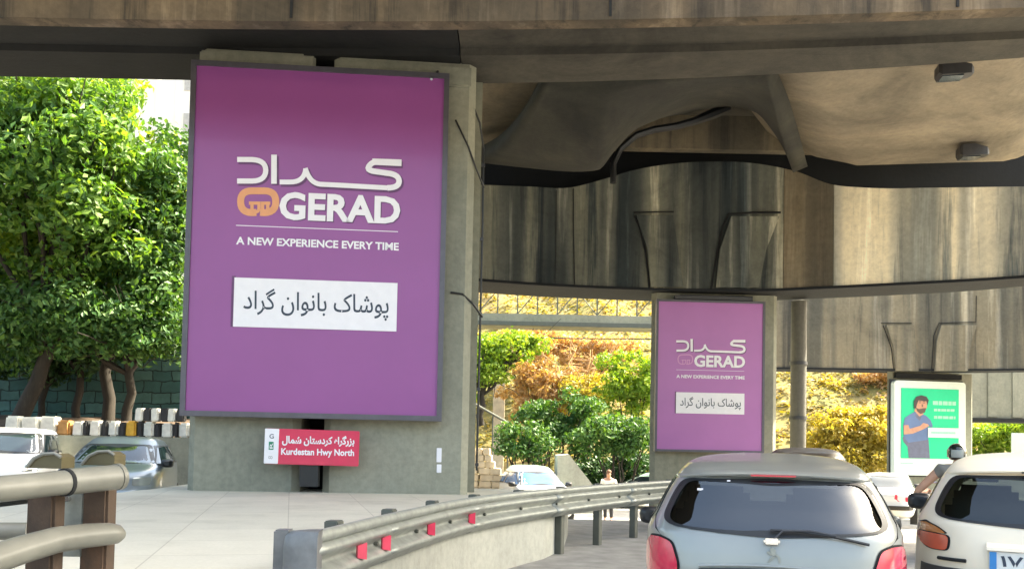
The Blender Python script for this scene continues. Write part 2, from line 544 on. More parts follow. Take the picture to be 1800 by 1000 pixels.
def text_mesh(s, bold=0.0):
    c = bpy.data.curves.new('lettering', 'FONT')
    c.body = s
    c.offset = bold
    c.resolution_u = 3
    o = bpy.data.objects.new('lettering', c)
    COL.objects.link(o)
    bpy.context.view_layer.update()
    me = bpy.data.meshes.new_from_object(o.evaluated_get(bpy.context.evaluated_depsgraph_get()))
    vs = np.array([v.co for v in me.vertices])[:, :2]
    fs = [tuple(p.vertices) for p in me.polygons]
    bpy.data.objects.remove(o)
    bpy.data.curves.remove(c)
    bpy.data.meshes.remove(me)
    lo, hi = vs.min(0), vs.max(0)
    return (vs - lo) / (hi - lo), fs, (hi - lo)[0] / (hi - lo)[1]


def letters(s, x0, x1, z0, z1, y, bold=0.0, vert=False):
    """flat lettering filling the box x0..x1, z0..z1 on a vertical face looking to -y"""
    v, f, _ = text_mesh(s, bold)
    mb = MB()
    if vert:
        mb.add([(x0 + (1 - q[1]) * (x1 - x0), y, z0 + q[0] * (z1 - z0)) for q in v], f)
    else:
        mb.add([(x0 + q[0] * (x1 - x0), y, z0 + q[1] * (z1 - z0)) for q in v], f)
    return mb


def strokes(mb, paths, width, y, f):
    """flat strokes of given width along 2-D paths (f maps drawing units to x, z)"""
    for k, p in enumerate(paths):
        wd = width[k] if hasattr(width, '__len__') else width
        p = [Vector(q) for q in p]
        p = [q for i, q in enumerate(p) if i == 0 or (q - p[i - 1]).length > 0.6]
        L, Rr = [], []
        for i, q in enumerate(p):
            t0 = (q - p[i - 1]).normalized() if i else (p[1] - q).normalized()
            t1 = (p[i + 1] - q).normalized() if i < len(p) - 1 else t0
            t = (t0 + t1).normalized()
            nn = Vector((-t.y, t.x)) / max(0.5, t.dot(t1))
            L.append(q + nn * wd / 2)
            Rr.append(q - nn * wd / 2)
        yy = y - 0.0004 * k
        vs = []
        for a, b in zip(L, Rr):
            for q in (a, b):
                X = f(q.x, q.y)
                vs.append((X[0], yy, X[1]))
        mb.add(vs, [(2 * i, 2 * i + 1, 2 * i + 3, 2 * i + 2) for i in range(len(p) - 1)])
    return mb


def bez(p0, p1, p2, n=8):
    return [tuple((1 - t) ** 2 * a + 2 * t * (1 - t) * b + t * t * c for a, b, c in zip(p0, p1, p2)) for t in np.linspace(0, 1, n)]


def smooth_interp(xs, ys, x):
    """monotone-ish cubic through the stations"""
    xs, ys = np.asarray(xs, float), np.asarray(ys, float)
    d = np.gradient(ys, xs)
    i = np.clip(np.searchsorted(xs, x) - 1, 0, len(xs) - 2)
    h = xs[i + 1] - xs[i]
    t = np.clip((x - xs[i]) / h, 0, 1)
    return ((2 * t ** 3 - 3 * t ** 2 + 1) * ys[i] + (t ** 3 - 2 * t ** 2 + t) * h * d[i] + (-2 * t ** 3 + 3 * t ** 2) * ys[i + 1] + (t ** 3 - t ** 2) * h * d[i + 1])


def sstep(a, b, x):
    t = np.clip((x - a) / (b - a), 0, 1)
    return t * t * (3 - 2 * t)


def leaves(name, mat, parent, centers, radii, count, size, rg=None, up=0.3, shell=0.35):
    """leaf-sized folded blades spread through clumps"""
    rg = rg or rng
    centers, radii = np.asarray(centers, float), np.asarray(radii, float)
    if radii.ndim == 1:
        radii = np.stack([radii] * 3, 1)
    w = (radii.prod(1)) ** (2 / 3)
    k = rg.choice(len(centers), count, p=w / w.sum())
    d = rg.normal(size=(count, 3))
    d /= np.linalg.norm(d, axis=1)[:, None]
    rr = (shell + (1 - shell) * rg.random(count) ** 0.6)
    rr *= 1 + 0.25 * (rg.random(count) ** 4)
    p = centers[k] + d * radii[k] * rr[:, None]
    nrm = d * 0.6 + rg.normal(size=(count, 3)) * 0.6 + np.array([0, 0, up])
    nrm /= np.linalg.norm(nrm, axis=1)[:, None]
    a = np.cross(nrm, rg.normal(size=(count, 3)))
    a /= np.linalg.norm(a, axis=1)[:, None]
    b = np.cross(nrm, a)
    s = size * (0.6 + 0.8 * rg.random(count))[:, None]
    v0, v2 = p - a * s, p + a * s
    v1 = p + b * s * 0.5 + nrm * s * 0.15
    v3 = p - b * s * 0.5 + nrm * s * 0.15
    vs = np.stack([v0, v1, v2, v3], 1).reshape(-1, 3)
    i = np.arange(count) * 4
    fs = np.concatenate([np.stack([i, i + 1, i + 2], 1), np.stack([i, i + 2, i + 3], 1)])
    me = bpy.data.meshes.new(name)
    me.from_pydata(vs.tolist(), [], fs.tolist())
    return link(name, me, mat, parent)


def clumps(c, r, n, cr, rg=None):
    rg = rg or rng
    d = rg.normal(size=(n, 3))
    d /= np.linalg.norm(d, axis=1)[:, None]
    return np.asarray(c) + d * np.asarray(r) * (rg.random(n) ** 0.45)[:, None], cr * (0.6 + 0.8 * rg.random(n))


# ------------------------------------------------------------------ ground, road, island, hill
def gz(x, y):
    d = -0.62 * sstep(16.5, 23, y) - 0.5 * sstep(23, 30, y)
    return d * sstep(-5.5, -2.0, x)


def grid(x0, x1, nx, y0, y1, ny, zf, mb=None):
    xs, ys = np.linspace(x0, x1, nx), np.linspace(y0, y1, ny)
    mb = mb or MB()
    mb.add([(x, y, float(zf(x, y))) for y in ys for x in xs], [(j * nx + i, j * nx + i + 1, (j + 1) * nx + i + 1, (j + 1) * nx + i) for j in range(ny - 1) for i in range(nx - 1)])
    return mb


struct('ground', grid(-400, 400, 161, -120, 680, 161, lambda x, y: -1.5 + 0 * x if abs(x) > 60 or y > 60 or y < -40 else gz(x, y) - 0.03), 'dirt', True)
struct('road', grid(-24, 46, 141, -30, 48, 157, lambda x, y: gz(x, y)), 'asphalt', True)


def hz(x, y):
    f = np.clip((y - 47) / 30, 0, 1)
    return -1.4 + 19 * f ** 0.9 + 0.9 * math.sin(x * 0.35) * f + 0.6 * math.sin(x * 0.9 + y * 0.4) * f


struct('hill', grid(-30, 110, 141, 47, 85, 41, hz), 'hill', True)

# island: raised paved traffic island
RAIL = [(-1.2, 5.2), (-0.9, 6.8), (-0.35, 9.0), (0.8, 11.5), (2.56, 14.4), (4.9, 17.4)]
ry = np.array([p[1] for p in RAIL])
rx_ = np.array([p[0] for p in RAIL])


def rail_x(y):
    return smooth_interp(ry, rx_, np.asarray(y, float))


isl = [(-6.0, 5.0), (-1.28, 5.0)] + [(float(rail_x(y)) - 0.10, y) for y in np.linspace(5.3, 11.0, 10)] + [(0.75, 12.0), (0.95, 14.0), (0.95, 16.4), (-6.0, 16.4)]
mb = MB().prism([(x, y, -0.1) for x, y in isl], (0, 0, 0.64))
struct('island_kerb', mb, 'concrete_pale')
mb = MB().prism([(x, y, 0.54) for x, y in isl], (0, 0, 0.06))
struct('island_pavement', mb, 'paving')

# left bank: raised bed behind the far kerb
mb = MB()
prof = [(20.6, -0.2), (20.7, 1.44), (22.6, 1.46), (24.0, 1.85), (29.5, 2.1), (34, 2.3)]
rows = []
for x in np.linspace(-40, -6.2, 40):
    rows.append([(x, y, z + (0.08 * math.sin(x * 2.1 + y) if 23 < y else 0)) for y, z in prof])
mb.loft(rows, closed=False)
struct('planted_bank', mb, 'soil', True)

lw = thing('low_wall', 'low grey concrete wall behind the left cars, carrying the painted kerb blocks', 'wall', (-20, 20.5, 0))
for k in range(12):
    MB().box((-18.4 + k * 2.8, 0.02, 0.64), (2.78, 0.26, 1.66), bev=0.02).build('panel', 'pillar', lw)

# ------------------------------------------------------------------ near overpass (beam, girder, arch, slab)
near = thing('overpass', 'broad weathered concrete overpass crossing the top of the picture', 'overpass', (0, 13, 8))


def rel(mbv, o=Vector((0, 13, 8))):
    mbv.v = [tuple(Vector(p) - o) for p in mbv.v]
    return mbv


def yf(x):
    return 13.15 - 0.0058 * max(0, x + 6) ** 2


def yb(x):
    return 15.25 - 0.0102 * max(0, x + 4) ** 2


xs = np.concatenate([np.linspace(-26, -6, 11), np.linspace(-5, 17, 45)])
mb = MB()
ya = lambda x: yf(x) * 0.868
za = 7.12
mb.loft([[(x, ya(x), za), (x, ya(x) + 0.24, za), (x, ya(x) + 0.24, 9.6), (x, ya(x), 9.6)] for x in xs])
rel(mb).build('fascia', 'fascia', near)
mb = MB()
mb.loft([[(x, ya(x) + 0.245, 8.9), (x, yf(x) + 0.35, 8.9), (x, yf(x) + 0.35, 9.5), (x, ya(x) + 0.245, 9.5)] for x in xs])
rel(mb).build('overhang_slab', 'soffit', near)
for sel, mt in ((xs[xs <= -1.0], 'shaded_soffit'), (xs[xs >= -1.0] + np.where(np.arange((xs >= -1.0).sum()) == 0, 0.02, 0), 'soffit')):
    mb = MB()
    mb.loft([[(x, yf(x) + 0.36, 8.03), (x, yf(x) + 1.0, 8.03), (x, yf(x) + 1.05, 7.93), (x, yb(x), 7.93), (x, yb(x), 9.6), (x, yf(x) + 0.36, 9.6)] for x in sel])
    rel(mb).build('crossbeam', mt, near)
# unseen slab added above the frame to block high sky over the street
mb = MB()
mb.loft([[(x, 5.5, 9.62), (x, ya(x) + 0.2, 9.62), (x, ya(x) + 0.2, 9.95), (x, 5.5, 9.95)] for x in np.linspace(-13, 1.5, 23)])
rel(mb).build('sky_blocker_slab', 'soffit', near)
# vertical joints in the fascia
for x in (-7.8, -3.1, 1.2, 5.6):
    rel(MB().box((x, ya(x) - 0.004, 8.36), (0.035, 0.02, 2.4))).build('expansion_joint', 'groove', near)

# deck slab that closes the view upward, right of the pillar
mb = MB()
mb.add([(-1.5, 15.2, 9.9), (11.0, 12.6, 9.9), (13.5, 25, 9.9), (-3.0, 25, 9.9), (-1.5, 15.2, 10.3), (11.0, 12.6, 10.3), (13.5, 25, 10.3), (-3.0, 25, 10.3)],
       [(0, 1, 2, 3), (7, 6, 5, 4), (0, 4, 5, 1), (1, 5, 6, 2), (2, 6, 7, 3), (3, 7, 4, 0)])
rel(mb).build('deck_slab', 'soffit', near)

# box girder with the lit flat soffit
GD = Vector((math.sin(R(30.5)), math.cos(R(30.5)), 0))
GU = Vector((GD.y, -GD.x, 0))
gprof = [(0.0, 8.28), (3.02, 8.28), (3.3, 8.33), (3.9, 8.55), (4.6, 8.95), (5.2, 9.5), (5.5, 9.88), (-2.3, 9.88), (-2.05, 9.35), (-1.5, 8.85), (-0.85, 8.52), (-0.22, 8.34)]
g0 = at(1412, 118, 15.0)


def gpt(s, u, z):
    p = Vector((g0.x, g0.y, 0)) + GD * s + GU * u
    return (p.x, p.y, z)


gbeg = lambda u: -0.6 - u * 0.72
gend = lambda u: 6.0 + u * 0.55 - 0.05 * u * u if u > -0.5 else 5.7
N = 14
mb = MB()
rows = []
for t in np.linspace(0, 1, N):
    rows.append([gpt(gbeg(u) * (1 - t) + gend(u) * t, u, z) for u, z in gprof])
mb.loft(rows)
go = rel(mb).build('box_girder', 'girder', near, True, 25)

# second, shallower panel seen left of the arch
mb = MB()
mb.prism([(-1.4, 15.0, 8.8), (1.6, 15.0, 8.8), (1.0, 21.6, 8.8), (-2.6, 21.6, 8.8)], (0, 0, 0.5))
rel(mb).build('edge_girder', 'girder', near)

# arched haunch between crossbeam and the ramp behind
E0 = [(962, 139), (995, 139), (1030, 139), (1065, 138), (1100, 138), (1135, 136), (1168, 135), (1200, 134), (1232, 132), (1260, 131), (1286, 130), (1310, 129), (1330, 128), (1348, 127)]
E1 = [(838, 286), (930, 296), (1008, 302), (1052, 292), (1072, 264), (1106, 226), (1150, 210), (1190, 203), (1240, 193), (1290, 189), (1335, 203), (1362, 236), (1382, 272), (1394, 304)]
P0 = [at(a, b, 15.0 - 0.0015 * max(0, a - 1000)) for a, b in E0]
P1 = [at(a, b, 20.2) for a, b in E1]
n0 = len(P0)
tt = np.linspace(0, n0 - 1, 53)
ii = np.arange(n0)
c0 = np.array([[smooth_interp(ii, [p[k] for p in P0], t) for k in range(3)] for t in tt])
c1 = np.array([[smooth_interp(ii, [p[k] for p in P1], t) for k in range(3)] for t in tt])
rows = []
for s in np.linspace(0, 1, 15):
    e = s ** 1.0
    q = c0 * (1 - e) + c1 * e
    q[:, 2] += -0.55 * np.sin(np.pi * s) * np.clip(1.0 - np.abs(tt - 3.0) / 4.5, 0, 1) - 0.12 * np.sin(np.pi * s)
    rows.append(q)
mb = MB()
low = [[tuple(p) for p in r] for r in rows]
mb.loft(low, closed=False)
hi = MB()
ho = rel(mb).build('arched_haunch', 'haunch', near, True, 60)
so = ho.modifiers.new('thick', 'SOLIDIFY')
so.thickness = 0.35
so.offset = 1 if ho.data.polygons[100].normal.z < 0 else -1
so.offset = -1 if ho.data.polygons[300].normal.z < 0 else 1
# pale diaphragm seen through the arch, cable on the arch, near-black shade sheet far behind
mb = MB()
a, b2 = at(1060, 0, 21.4).x, at(1420, 0, 21.4).x
mb.box(((a + b2) / 2, 21.55, 9.47), (b2 - a + 1.0, 0.3, 0.86))
rel(mb).build('diaphragm', 'ramp_brown', near)
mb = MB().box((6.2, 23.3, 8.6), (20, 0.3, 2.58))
rel(mb).build('shade_closing_sheet', 'void', near)  # near-black sheet closing the gap; its darkness stands for shade
cab = [at(x, y, 20.0) for x, y in [(1078, 322), (1078, 288), (1090, 262), (1118, 238), (1150, 228), (1190, 222), (1222, 213), (1255, 200), (1282, 190)]]
mb = MB().tube(cab, [0.075, 0.075, 0.08, 0.085, 0.09, 0.09, 0.1, 0.13, 0.1], 8)
rel(mb).build('sagging_cable', 'black', near, True)

# unseen deck added high overhead, placed to keep the sun off the street
up = thing('added_shade_deck', 'unseen deck added high overhead to shade the street', 'overpass', (0, 4, 14))
mb = MB().box((19, 9.0, 8.5), (24, 15, 1.0))
mb.build('added_shade_slab', 'soffit', up)

# ------------------------------------------------------------------ curved ramp at the second pillar
def ramp_thing(name, label, d_stn, x_stn, zb, zt_stn, depth, mat, joints=None):
    o = thing(name, label, 'ramp', (x_stn[len(x_stn) // 2], d_stn[len(d_stn) // 2], zb))
    og = Vector(o.location)
    xs = np.linspace(x_stn[0], x_stn[-1], 90)
    ys = np.array([float(smooth_interp(x_stn, d_stn, x)) for x in xs])
    zt = np.array([float(smooth_interp(x_stn, zt_stn, x)) for x in xs])
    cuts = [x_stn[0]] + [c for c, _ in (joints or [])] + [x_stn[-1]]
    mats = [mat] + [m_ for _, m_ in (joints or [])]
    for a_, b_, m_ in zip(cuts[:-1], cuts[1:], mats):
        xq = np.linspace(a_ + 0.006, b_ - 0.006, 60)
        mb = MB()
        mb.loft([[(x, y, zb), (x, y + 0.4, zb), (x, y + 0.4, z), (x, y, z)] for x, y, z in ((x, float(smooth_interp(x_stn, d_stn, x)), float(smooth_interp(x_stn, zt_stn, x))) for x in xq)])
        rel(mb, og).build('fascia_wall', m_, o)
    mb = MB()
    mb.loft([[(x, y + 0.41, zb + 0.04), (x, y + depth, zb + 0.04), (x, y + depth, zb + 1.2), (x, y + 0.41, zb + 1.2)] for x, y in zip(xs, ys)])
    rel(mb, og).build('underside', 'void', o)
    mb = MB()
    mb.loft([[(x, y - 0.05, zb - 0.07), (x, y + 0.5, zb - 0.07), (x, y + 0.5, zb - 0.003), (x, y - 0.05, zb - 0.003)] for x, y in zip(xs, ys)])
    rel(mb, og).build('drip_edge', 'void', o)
    fy = lambda x: float(smooth_interp(x_stn, d_stn, x))
    return o, og, fy


pxs = [560, 700, 840, 930, 1000, 1050, 1110, 1190, 1250, 1300, 1350, 1400, 1460, 1520, 1650, 1800, 1990]
dst = [20.2, 20.8, 21.3, 21.65, 21.85, 21.95, 22.05, 22.1, 22.05, 22.0, 21.9, 21.65, 21.35, 21.05, 20.4, 19.6, 18.3]
pyt = [322, 324, 325, 328, 330, 318, 300, 287, 284, 285, 291, 302, 324, 330, 330, 328, 326]
x2 = [at(p, 400, d).x for p, d in zip(pxs, dst)]
z2 = [at(p, y, d).z for p, y, d in zip(pxs, pyt, dst)]
o2, og2, fy2 = ramp_thing('curved_ramp', 'curved concrete ramp with streaked wall above the smaller purple billboard', dst, x2, 5.6, z2, 2.2, 'ramp', [(at(1378, 400, 21.75).x, 'ramp_brown'), (at(1466, 400, 21.3).x, 'ramp_bounce_lit')])


def wall_line(pix, fy, og, w, proud=0.02, d0=22.0):
    """a thin dark joint lying on the curved wall"""
    mb = MB()
    pts = []
    for px, py in pix:
        d = d0
        for _ in range(4):
            d = fy(at(px, py, d).x)
        p = at(px, py, d)
        pts.append((p.x, p.y - proud, p.z))
    return rel(mb.tube(pts, w, 6), og)


def wall_panel(pix, fy, og, thick, d0=22.0):
    pts = []
    for px, py in pix:
        d = d0
        for _ in range(4):
            d = fy(at(px, py, d).x)
        p = at(px, py, d)
        pts.append((p.x, p.y - thick, p.z))
    return rel(MB().prism(pts, (0, thick * 0.98, 0)), og)


wall_line([(1114, 374), (1150, 373), (1184, 373)], fy2, og2, 0.018).build('construction_joint', 'groove', o2)
wall_line([(1115, 380), (1124, 400), (1134, 440), (1139, 480), (1141, 506)], fy2, og2, 0.028).build('construction_joint', 'groove', o2)
wall_line([(1372, 374), (1325, 374), (1280, 377), (1270, 400), (1261, 440), (1254, 480), (1250, 508)], fy2, og2, 0.026).build('construction_joint', 'groove', o2)
wall_line([(1008, 332), (1008, 400), (1010, 500)], fy2, og2, 0.014).build('construction_joint', 'groove', o2)
wall_line([(978, 335), (977, 440), (976, 498)], fy2, og2, 0.010).build('construction_joint', 'groove', o2)
wall_panel([(1118, 380), (1182, 380), (1200, 505), (1143, 505), (1137, 440)], fy2, og2, 0.10).build('column_flare', 'ramp', o2)
wall_panel([(1284, 382), (1368, 382), (1345, 440), (1332, 506), (1257, 506), (1264, 440)], fy2, og2, 0.10).build('column_flare', 'ramp', o2)

px3 = [1330, 1390, 1450, 1520, 1570, 1640, 1720, 1800, 1900, 2050]
d3 = [34.3, 34.2, 34.1, 34.0, 33.9, 33.7, 33.3, 32.8, 32.0, 30.8]
x3 = [at(p, 600, d).x for p, d in zip(px3, d3)]
o3, og3, fy3 = ramp_thing('curved_ramp', 'farther pale ramp with streaked wall above the green advertising board', d3, x3, 4.78, [8.6] * 10, 2.4, 'ramp_warm')
wall_line([(1548, 568), (1602, 568)], fy3, og3, 0.014, 0.02, 34).build('construction_joint', 'groove', o3)
wall_line([(1552, 572), (1566, 610), (1571, 652)], fy3, og3, 0.014, 0.02, 34).build('construction_joint', 'groove', o3)
wall_line([(1716, 520), (1715, 566), (1650, 568), (1641, 590), (1637, 654)], fy3, og3, 0.014, 0.02, 34).build('construction_joint', 'groove', o3)
wall_panel([(1556, 572), (1604, 572), (1612, 652), (1573, 652), (1568, 610)], fy3, og3, 0.14, 34).build('column_flare', 'ramp_warm', o3)
wall_panel([(1652, 572), (1714, 572), (1702, 610), (1698, 652), (1641, 652), (1644, 600)], fy3, og3, 0.14, 34).build('column_flare', 'ramp_warm', o3)

o4 = thing('abutment_wall', 'plain grey concrete span wall at the right edge beyond the green board', 'bridge', (24, 41, 3))
a, b2 = at(1690, 700, 41), at(1990, 740, 41)
mb = MB().box(((a.x + b2.x) / 2 - 24, 0.6, 3.0), (b2.x - a.x, 1.2, 5.6))
for k in (1745, 1788):
    q = at(k, 700, 41)
    mb.box((q.x - 24, -0.03, 3.0), (0.5, 0.06, 5.5))
mb.build('wall', 'pillar', o4)
MB().box(((a.x + b2.x) / 2 - 24, 0.55, 0.10), (b2.x - a.x, 1.5, 0.18)).build('bearing_ledge', 'groove', o4)

# ------------------------------------------------------------------ pillars
def make_pillar(label, x0, d, z0, yaw, s0, s1, slot, zbase, ztop, t0, t1, rib, skew=0.0):
    o = thing('bridge_pillar', label, 'pillar', (x0, d, 0), yaw, 'concrete pillars of the viaduct')
    c = 0.12
    mbp = MB()

    def leg(a, b, name):
        poly = [(a + c, t0), (b - c, t0), (b, t0 + c), (b, t1), (a + skew, t1), (a, t0 + c)]
        MB().prism([(x, y, zbase) for x, y in poly], (0, 0, ztop - zbase)).build(name, 'pillar', o)
    if slot:
        leg(s0, slot[0], 'shaft')
        leg(slot[1], s1, 'shaft')
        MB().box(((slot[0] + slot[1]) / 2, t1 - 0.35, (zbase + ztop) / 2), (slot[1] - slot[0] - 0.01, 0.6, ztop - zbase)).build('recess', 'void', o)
    else:
        leg(s0, s1, 'shaft')
    if rib:
        MB().box((s1 + rib / 2, (t0 + t1) / 2 + 0.25, (zbase + ztop) / 2), (rib - 0.004, (t1 - t0) - 0.9, ztop - zbase)).build('pilaster', 'pillar', o)
    return o


p1 = make_pillar('broad grey concrete pillar standing on the paved island, behind the largest purple billboard', -5.343, 13.7, 0, 0.08, 0.04, 4.66, (1.86, 2.24), 0.55, 7.95, 0.32, 2.0, 0.14)
MB().box((1.0, 0.31, 7.78), (1.9, 0.10, 0.26), bev=0.03).build('capital', 'pillar', p1)
MB().box((3.42, 0.31, 7.70), (2.3, 0.10, 0.36), bev=0.03).build('capital', 'pillar', p1)
MB().tube([(0.08, 0.27, 7.55), (1.2, 0.26, 7.52), (2.3, 0.26, 7.5), (4.1, 0.27, 7.44)], 0.018, 6).build('cable', 'black', p1)
MB().tube([(4.5, 0.36, 7.5), (4.74, 0.50, 7.0), (4.82, 0.62, 6.6), (4.83, 0.62, 5.2), (4.82, 0.62, 1.0)], 0.018, 6).build('cable', 'black', p1)
MB().tube([(4.32, 0.30, 6.95), (4.55, 0.31, 6.5), (4.68, 0.42, 6.2), (4.84, 0.6, 5.9)], 0.016, 6).build('cable', 'black', p1)
MB().tube([(4.3, 0.30, 4.0), (4.5, 0.31, 3.98), (4.68, 0.42, 3.85), (4.86, 0.62, 3.65)], 0.02, 6).build('cable', 'black', p1)
for z in (1.1, 2.4, 3.7, 5.0, 6.3):
    MB().box((4.82, 0.62, z), (0.06, 0.05, 0.05)).build('cable_clip', 'dark_metal', p1)
pm = MB()
pm.box((4.17, 0.312, 1.815 - 0.56), (0.085, 0.012, 0.24), bev=0.005)
pm.box((4.175, 0.312, 1.815 - 0.785), (0.08, 0.012, 0.14), bev=0.005)
tag(pm.build('number_plaque', 'white_print', None), 'small white upright plaque fixed low on the largest pillar', 'plaque', None, 'thing')
bpy.data.objects['number_plaque'].location = (-5.343, 13.7, 0)
bpy.data.objects['number_plaque'].rotation_euler = (0, 0, 0.08)

p2 = make_pillar('grey concrete pillar behind the smaller purple billboard', 3.692, 22, 0, 0.036, -0.05, 3.30, None, -1.4, 5.52, 0.30, 2.0, 0, 0.62)
MB().box((1.6, 0.26, 5.38), (1.9, 0.3, 0.16)).build('cap_block', 'void', p2)
p3 = make_pillar('grey concrete pillar behind the green advertising board', 15.245, 34, 0, 0.156, -0.05, 3.75, None, -1.4, 4.72, 0.30, 2.2, 0, 1.35)
MB().box((1.6, 0.26, 4.55), (2.9, 0.3, 0.2)).build('cap_block', 'void', p3)

pole = thing('drain_pole', 'tall round grey pole beside the pillar with the smaller purple billboard', 'pole', (7.85, 23.4, -0.9))
MB().tube([(0, 0, 0), (0, 0, 6.45)], 0.21, 20).build('shaft', 'pole_paint', pole, True)
for z in (1.6, 3.2, 4.7):
    MB().tube([(0, 0, z), (0, 0, z + 0.09)], 0.235, 20).build('clamp_band', 'dark_metal', pole, True)
MB().box((0, 0, 0.03), (0.7, 0.7, 0.06)).build('base_plate', 'dark_metal', pole)


# ------------------------------------------------------------------ billboards
def persian(words_):
    return ' '.join(''.join(reversed(w)) for w in reversed(words_))


W_POOSHAK = '\ufb58\ufeee\ufeb7\ufe8e\ufb8e'
W_BANOVAN = '\ufe91\ufe8e\ufee7\ufeee\ufe8d\ufee5'
W_GERAD = '\ufb94\ufeae\ufe8d\ufea9'
W_BOZORG = '\ufe91\ufeb0\ufead\ufb94\ufeae\ufe8d\ufee9'
W_KORD = '\ufb90\ufeae\ufea9\ufeb3\ufe98\ufe8e\ufee5'
W_SHOMAL = '\ufeb7\ufee4\ufe8e\ufedd'


def rr(cx, cy, hx, hy, r, a0=0, n=6):
    pts = []
    for sx, sy, st in ((1, 1, 0), (-1, 1, 90), (-1, -1, 180), (1, -1, 270)):
        for k in range(n):
            a = R(st + 90 * k / (n - 1))
            pts.append((cx + sx * (hx - r) + r * math.cos(a), cy + sy * (hy - r) + r * math.sin(a)))
    return pts


def billboard(label, x0, d, z0, yaw, k, dim_emblem):
    o = thing('billboard', label, 'billboard', (x0, d, z0), yaw, 'purple billboards on the pillars')
    o.scale = (k, k, k)
    w, h = 4.2, 5.8
    fb = MB()
    fw = 0.085
    fb.box((w / 2, 0.12, fw / 2), (w, 0.24, fw)).box((w / 2, 0.12, h - fw / 2), (w, 0.24, fw))
    fb.box((fw / 2, 0.12, h / 2), (fw, 0.24, h - 2 * fw)).box((w - fw / 2, 0.12, h / 2), (fw, 0.24, h - 2 * fw))
    fb.box((w / 2, 0.22, h / 2), (w - 2 * fw, 0.03, h - 2 * fw))
    fb.build('frame', 'frame', o)
    MB().box((w / 2, 0.055, h / 2), (w - 2 * fw, 0.05, h - 2 * fw)).build('printed_panel', 'purple_lit' if dim_emblem else 'purple', o)
    y = 0.027
    # drawing units: x to the right, y down; mapped to the board's metres
    f = lambda a, b: (0.00413 * a + 0.148 + 0.000116 * b, 4.94 - 0.004221 * b + 0.000164 * a)
    pw = MB()
    dal = [(147, 182), (205, 182)] + bez((205, 182), (258, 184), (258, 224)) + bez((258, 224), (257, 265), (205, 266)) + [(147, 266)]
    alef = [(290, 162), (290, 276)]
    re_ = [(312, 269), (352, 269)] + bez((352, 269), (408, 270), (414, 216), 10)
    re2 = bez((412, 214), (428, 272), (470, 277), 10) + [(560, 281), (735, 290)]
    gaf = bez((735, 290), (783, 290), (782, 262)) + bez((782, 262), (780, 236), (735, 232)) + [(690, 226)] + bez((690, 226), (652, 222), (662, 206), 6) + bez((662, 206), (674, 188), (690, 189), 6) + [(792, 193)]
    bar = [(676, 178), (792, 181)]
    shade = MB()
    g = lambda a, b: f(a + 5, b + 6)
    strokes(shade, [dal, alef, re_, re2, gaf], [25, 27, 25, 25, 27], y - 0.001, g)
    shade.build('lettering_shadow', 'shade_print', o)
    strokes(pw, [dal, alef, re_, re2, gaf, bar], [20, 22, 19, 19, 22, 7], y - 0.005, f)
    wm = pw.build('persian_wordmark', 'white_print', o)
    # emblem of two facing letters in a rounded ring
    em = MB()
    ring = rr(229, 345, 66, 40, 30)
    # open the ring at its foot
    left = [(222, 388)] + bez((222, 388), (160, 396), (161, 345)) + bez((161, 345), (161, 304), (205, 304)) + [(253, 304)] + bez((253, 304), (297, 304), (297, 345)) + bez((297, 345), (298, 396), (236, 388))
    hookl = [(193, 352), (232, 352), (232, 372)] + bez((232, 372), (231, 388), (216, 386), 5)
    hookl2 = [(205, 352), (205, 384)]
    hookr = [(276, 352), (246, 352)] + [(246, 384)]
    hookr2 = [(266, 352), (266, 384)]
    strokes(em, [left, hookl, hookl2, hookr, hookr2], [27, 13, 13, 13, 13] if not dim_emblem else [10, 8, 8, 8, 8], y - 0.005, f)
    em.build('emblem', 'pink_print' if dim_emblem else 'orange_print', o)
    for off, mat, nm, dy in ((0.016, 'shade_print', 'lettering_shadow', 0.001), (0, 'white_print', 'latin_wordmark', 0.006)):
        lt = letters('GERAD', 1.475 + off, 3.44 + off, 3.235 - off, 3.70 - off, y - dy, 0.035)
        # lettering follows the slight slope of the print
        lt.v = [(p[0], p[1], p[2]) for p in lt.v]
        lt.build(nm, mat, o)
    MB().box((2.1, y, 3.115), (2.62, 0.004, 0.012)).build('rule', 'white_print', o)
    letters('A NEW EXPERIENCE EVERY TIME', 0.80, 3.43, 2.80, 2.93, y - 0.004, 0.03).build('tagline', 'white_print', o)
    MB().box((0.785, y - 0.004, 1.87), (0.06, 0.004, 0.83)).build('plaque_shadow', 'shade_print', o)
    pl = MB().box((2.11, y - 0.008, 1.86), (2.63, 0.012, 0.80)).build('plaque', 'white_print', o)
    letters(persian([W_POOSHAK, W_BANOVAN, W_GERAD]), 0.95, 3.29, 1.63, 2.10, y - 0.017, 0.006).build('persian_lettering', 'ink', pl)
    return o


b1 = billboard('largest purple billboard, on the broad pillar standing on the paved island', -5.343, 13.7, 1.815, 0.08, 1.0, False)
MB().box((0.9, 0.28, 0.35), (0.12, 0.09, 0.5)).build('bracket', 'dark_metal', b1)
MB().box((3.3, 0.28, 0.35), (0.12, 0.09, 0.5)).build('bracket', 'dark_metal', b1)
am = MB().tube([(4.0, 0.24, 5.93), (3.92, 0.02, 5.72)], 0.02, 8).build('lamp_arm', 'black', b1)
MB().tube([(3.925, 0.03, 5.74), (3.90, -0.04, 5.67)], 0.022, 8).build('lamp_tip', 'chrome', am)
b2_ = billboard('smaller purple billboard, on the pillar beyond the silver hatchback', 3.692, 22, 1.363, 0.036, 2.855 / 4.203, True)
MB().box((2.2, 0.1, 5.9), (3.0, 0.2, 0.14)).build('top_rail', 'dark_metal', b2_)

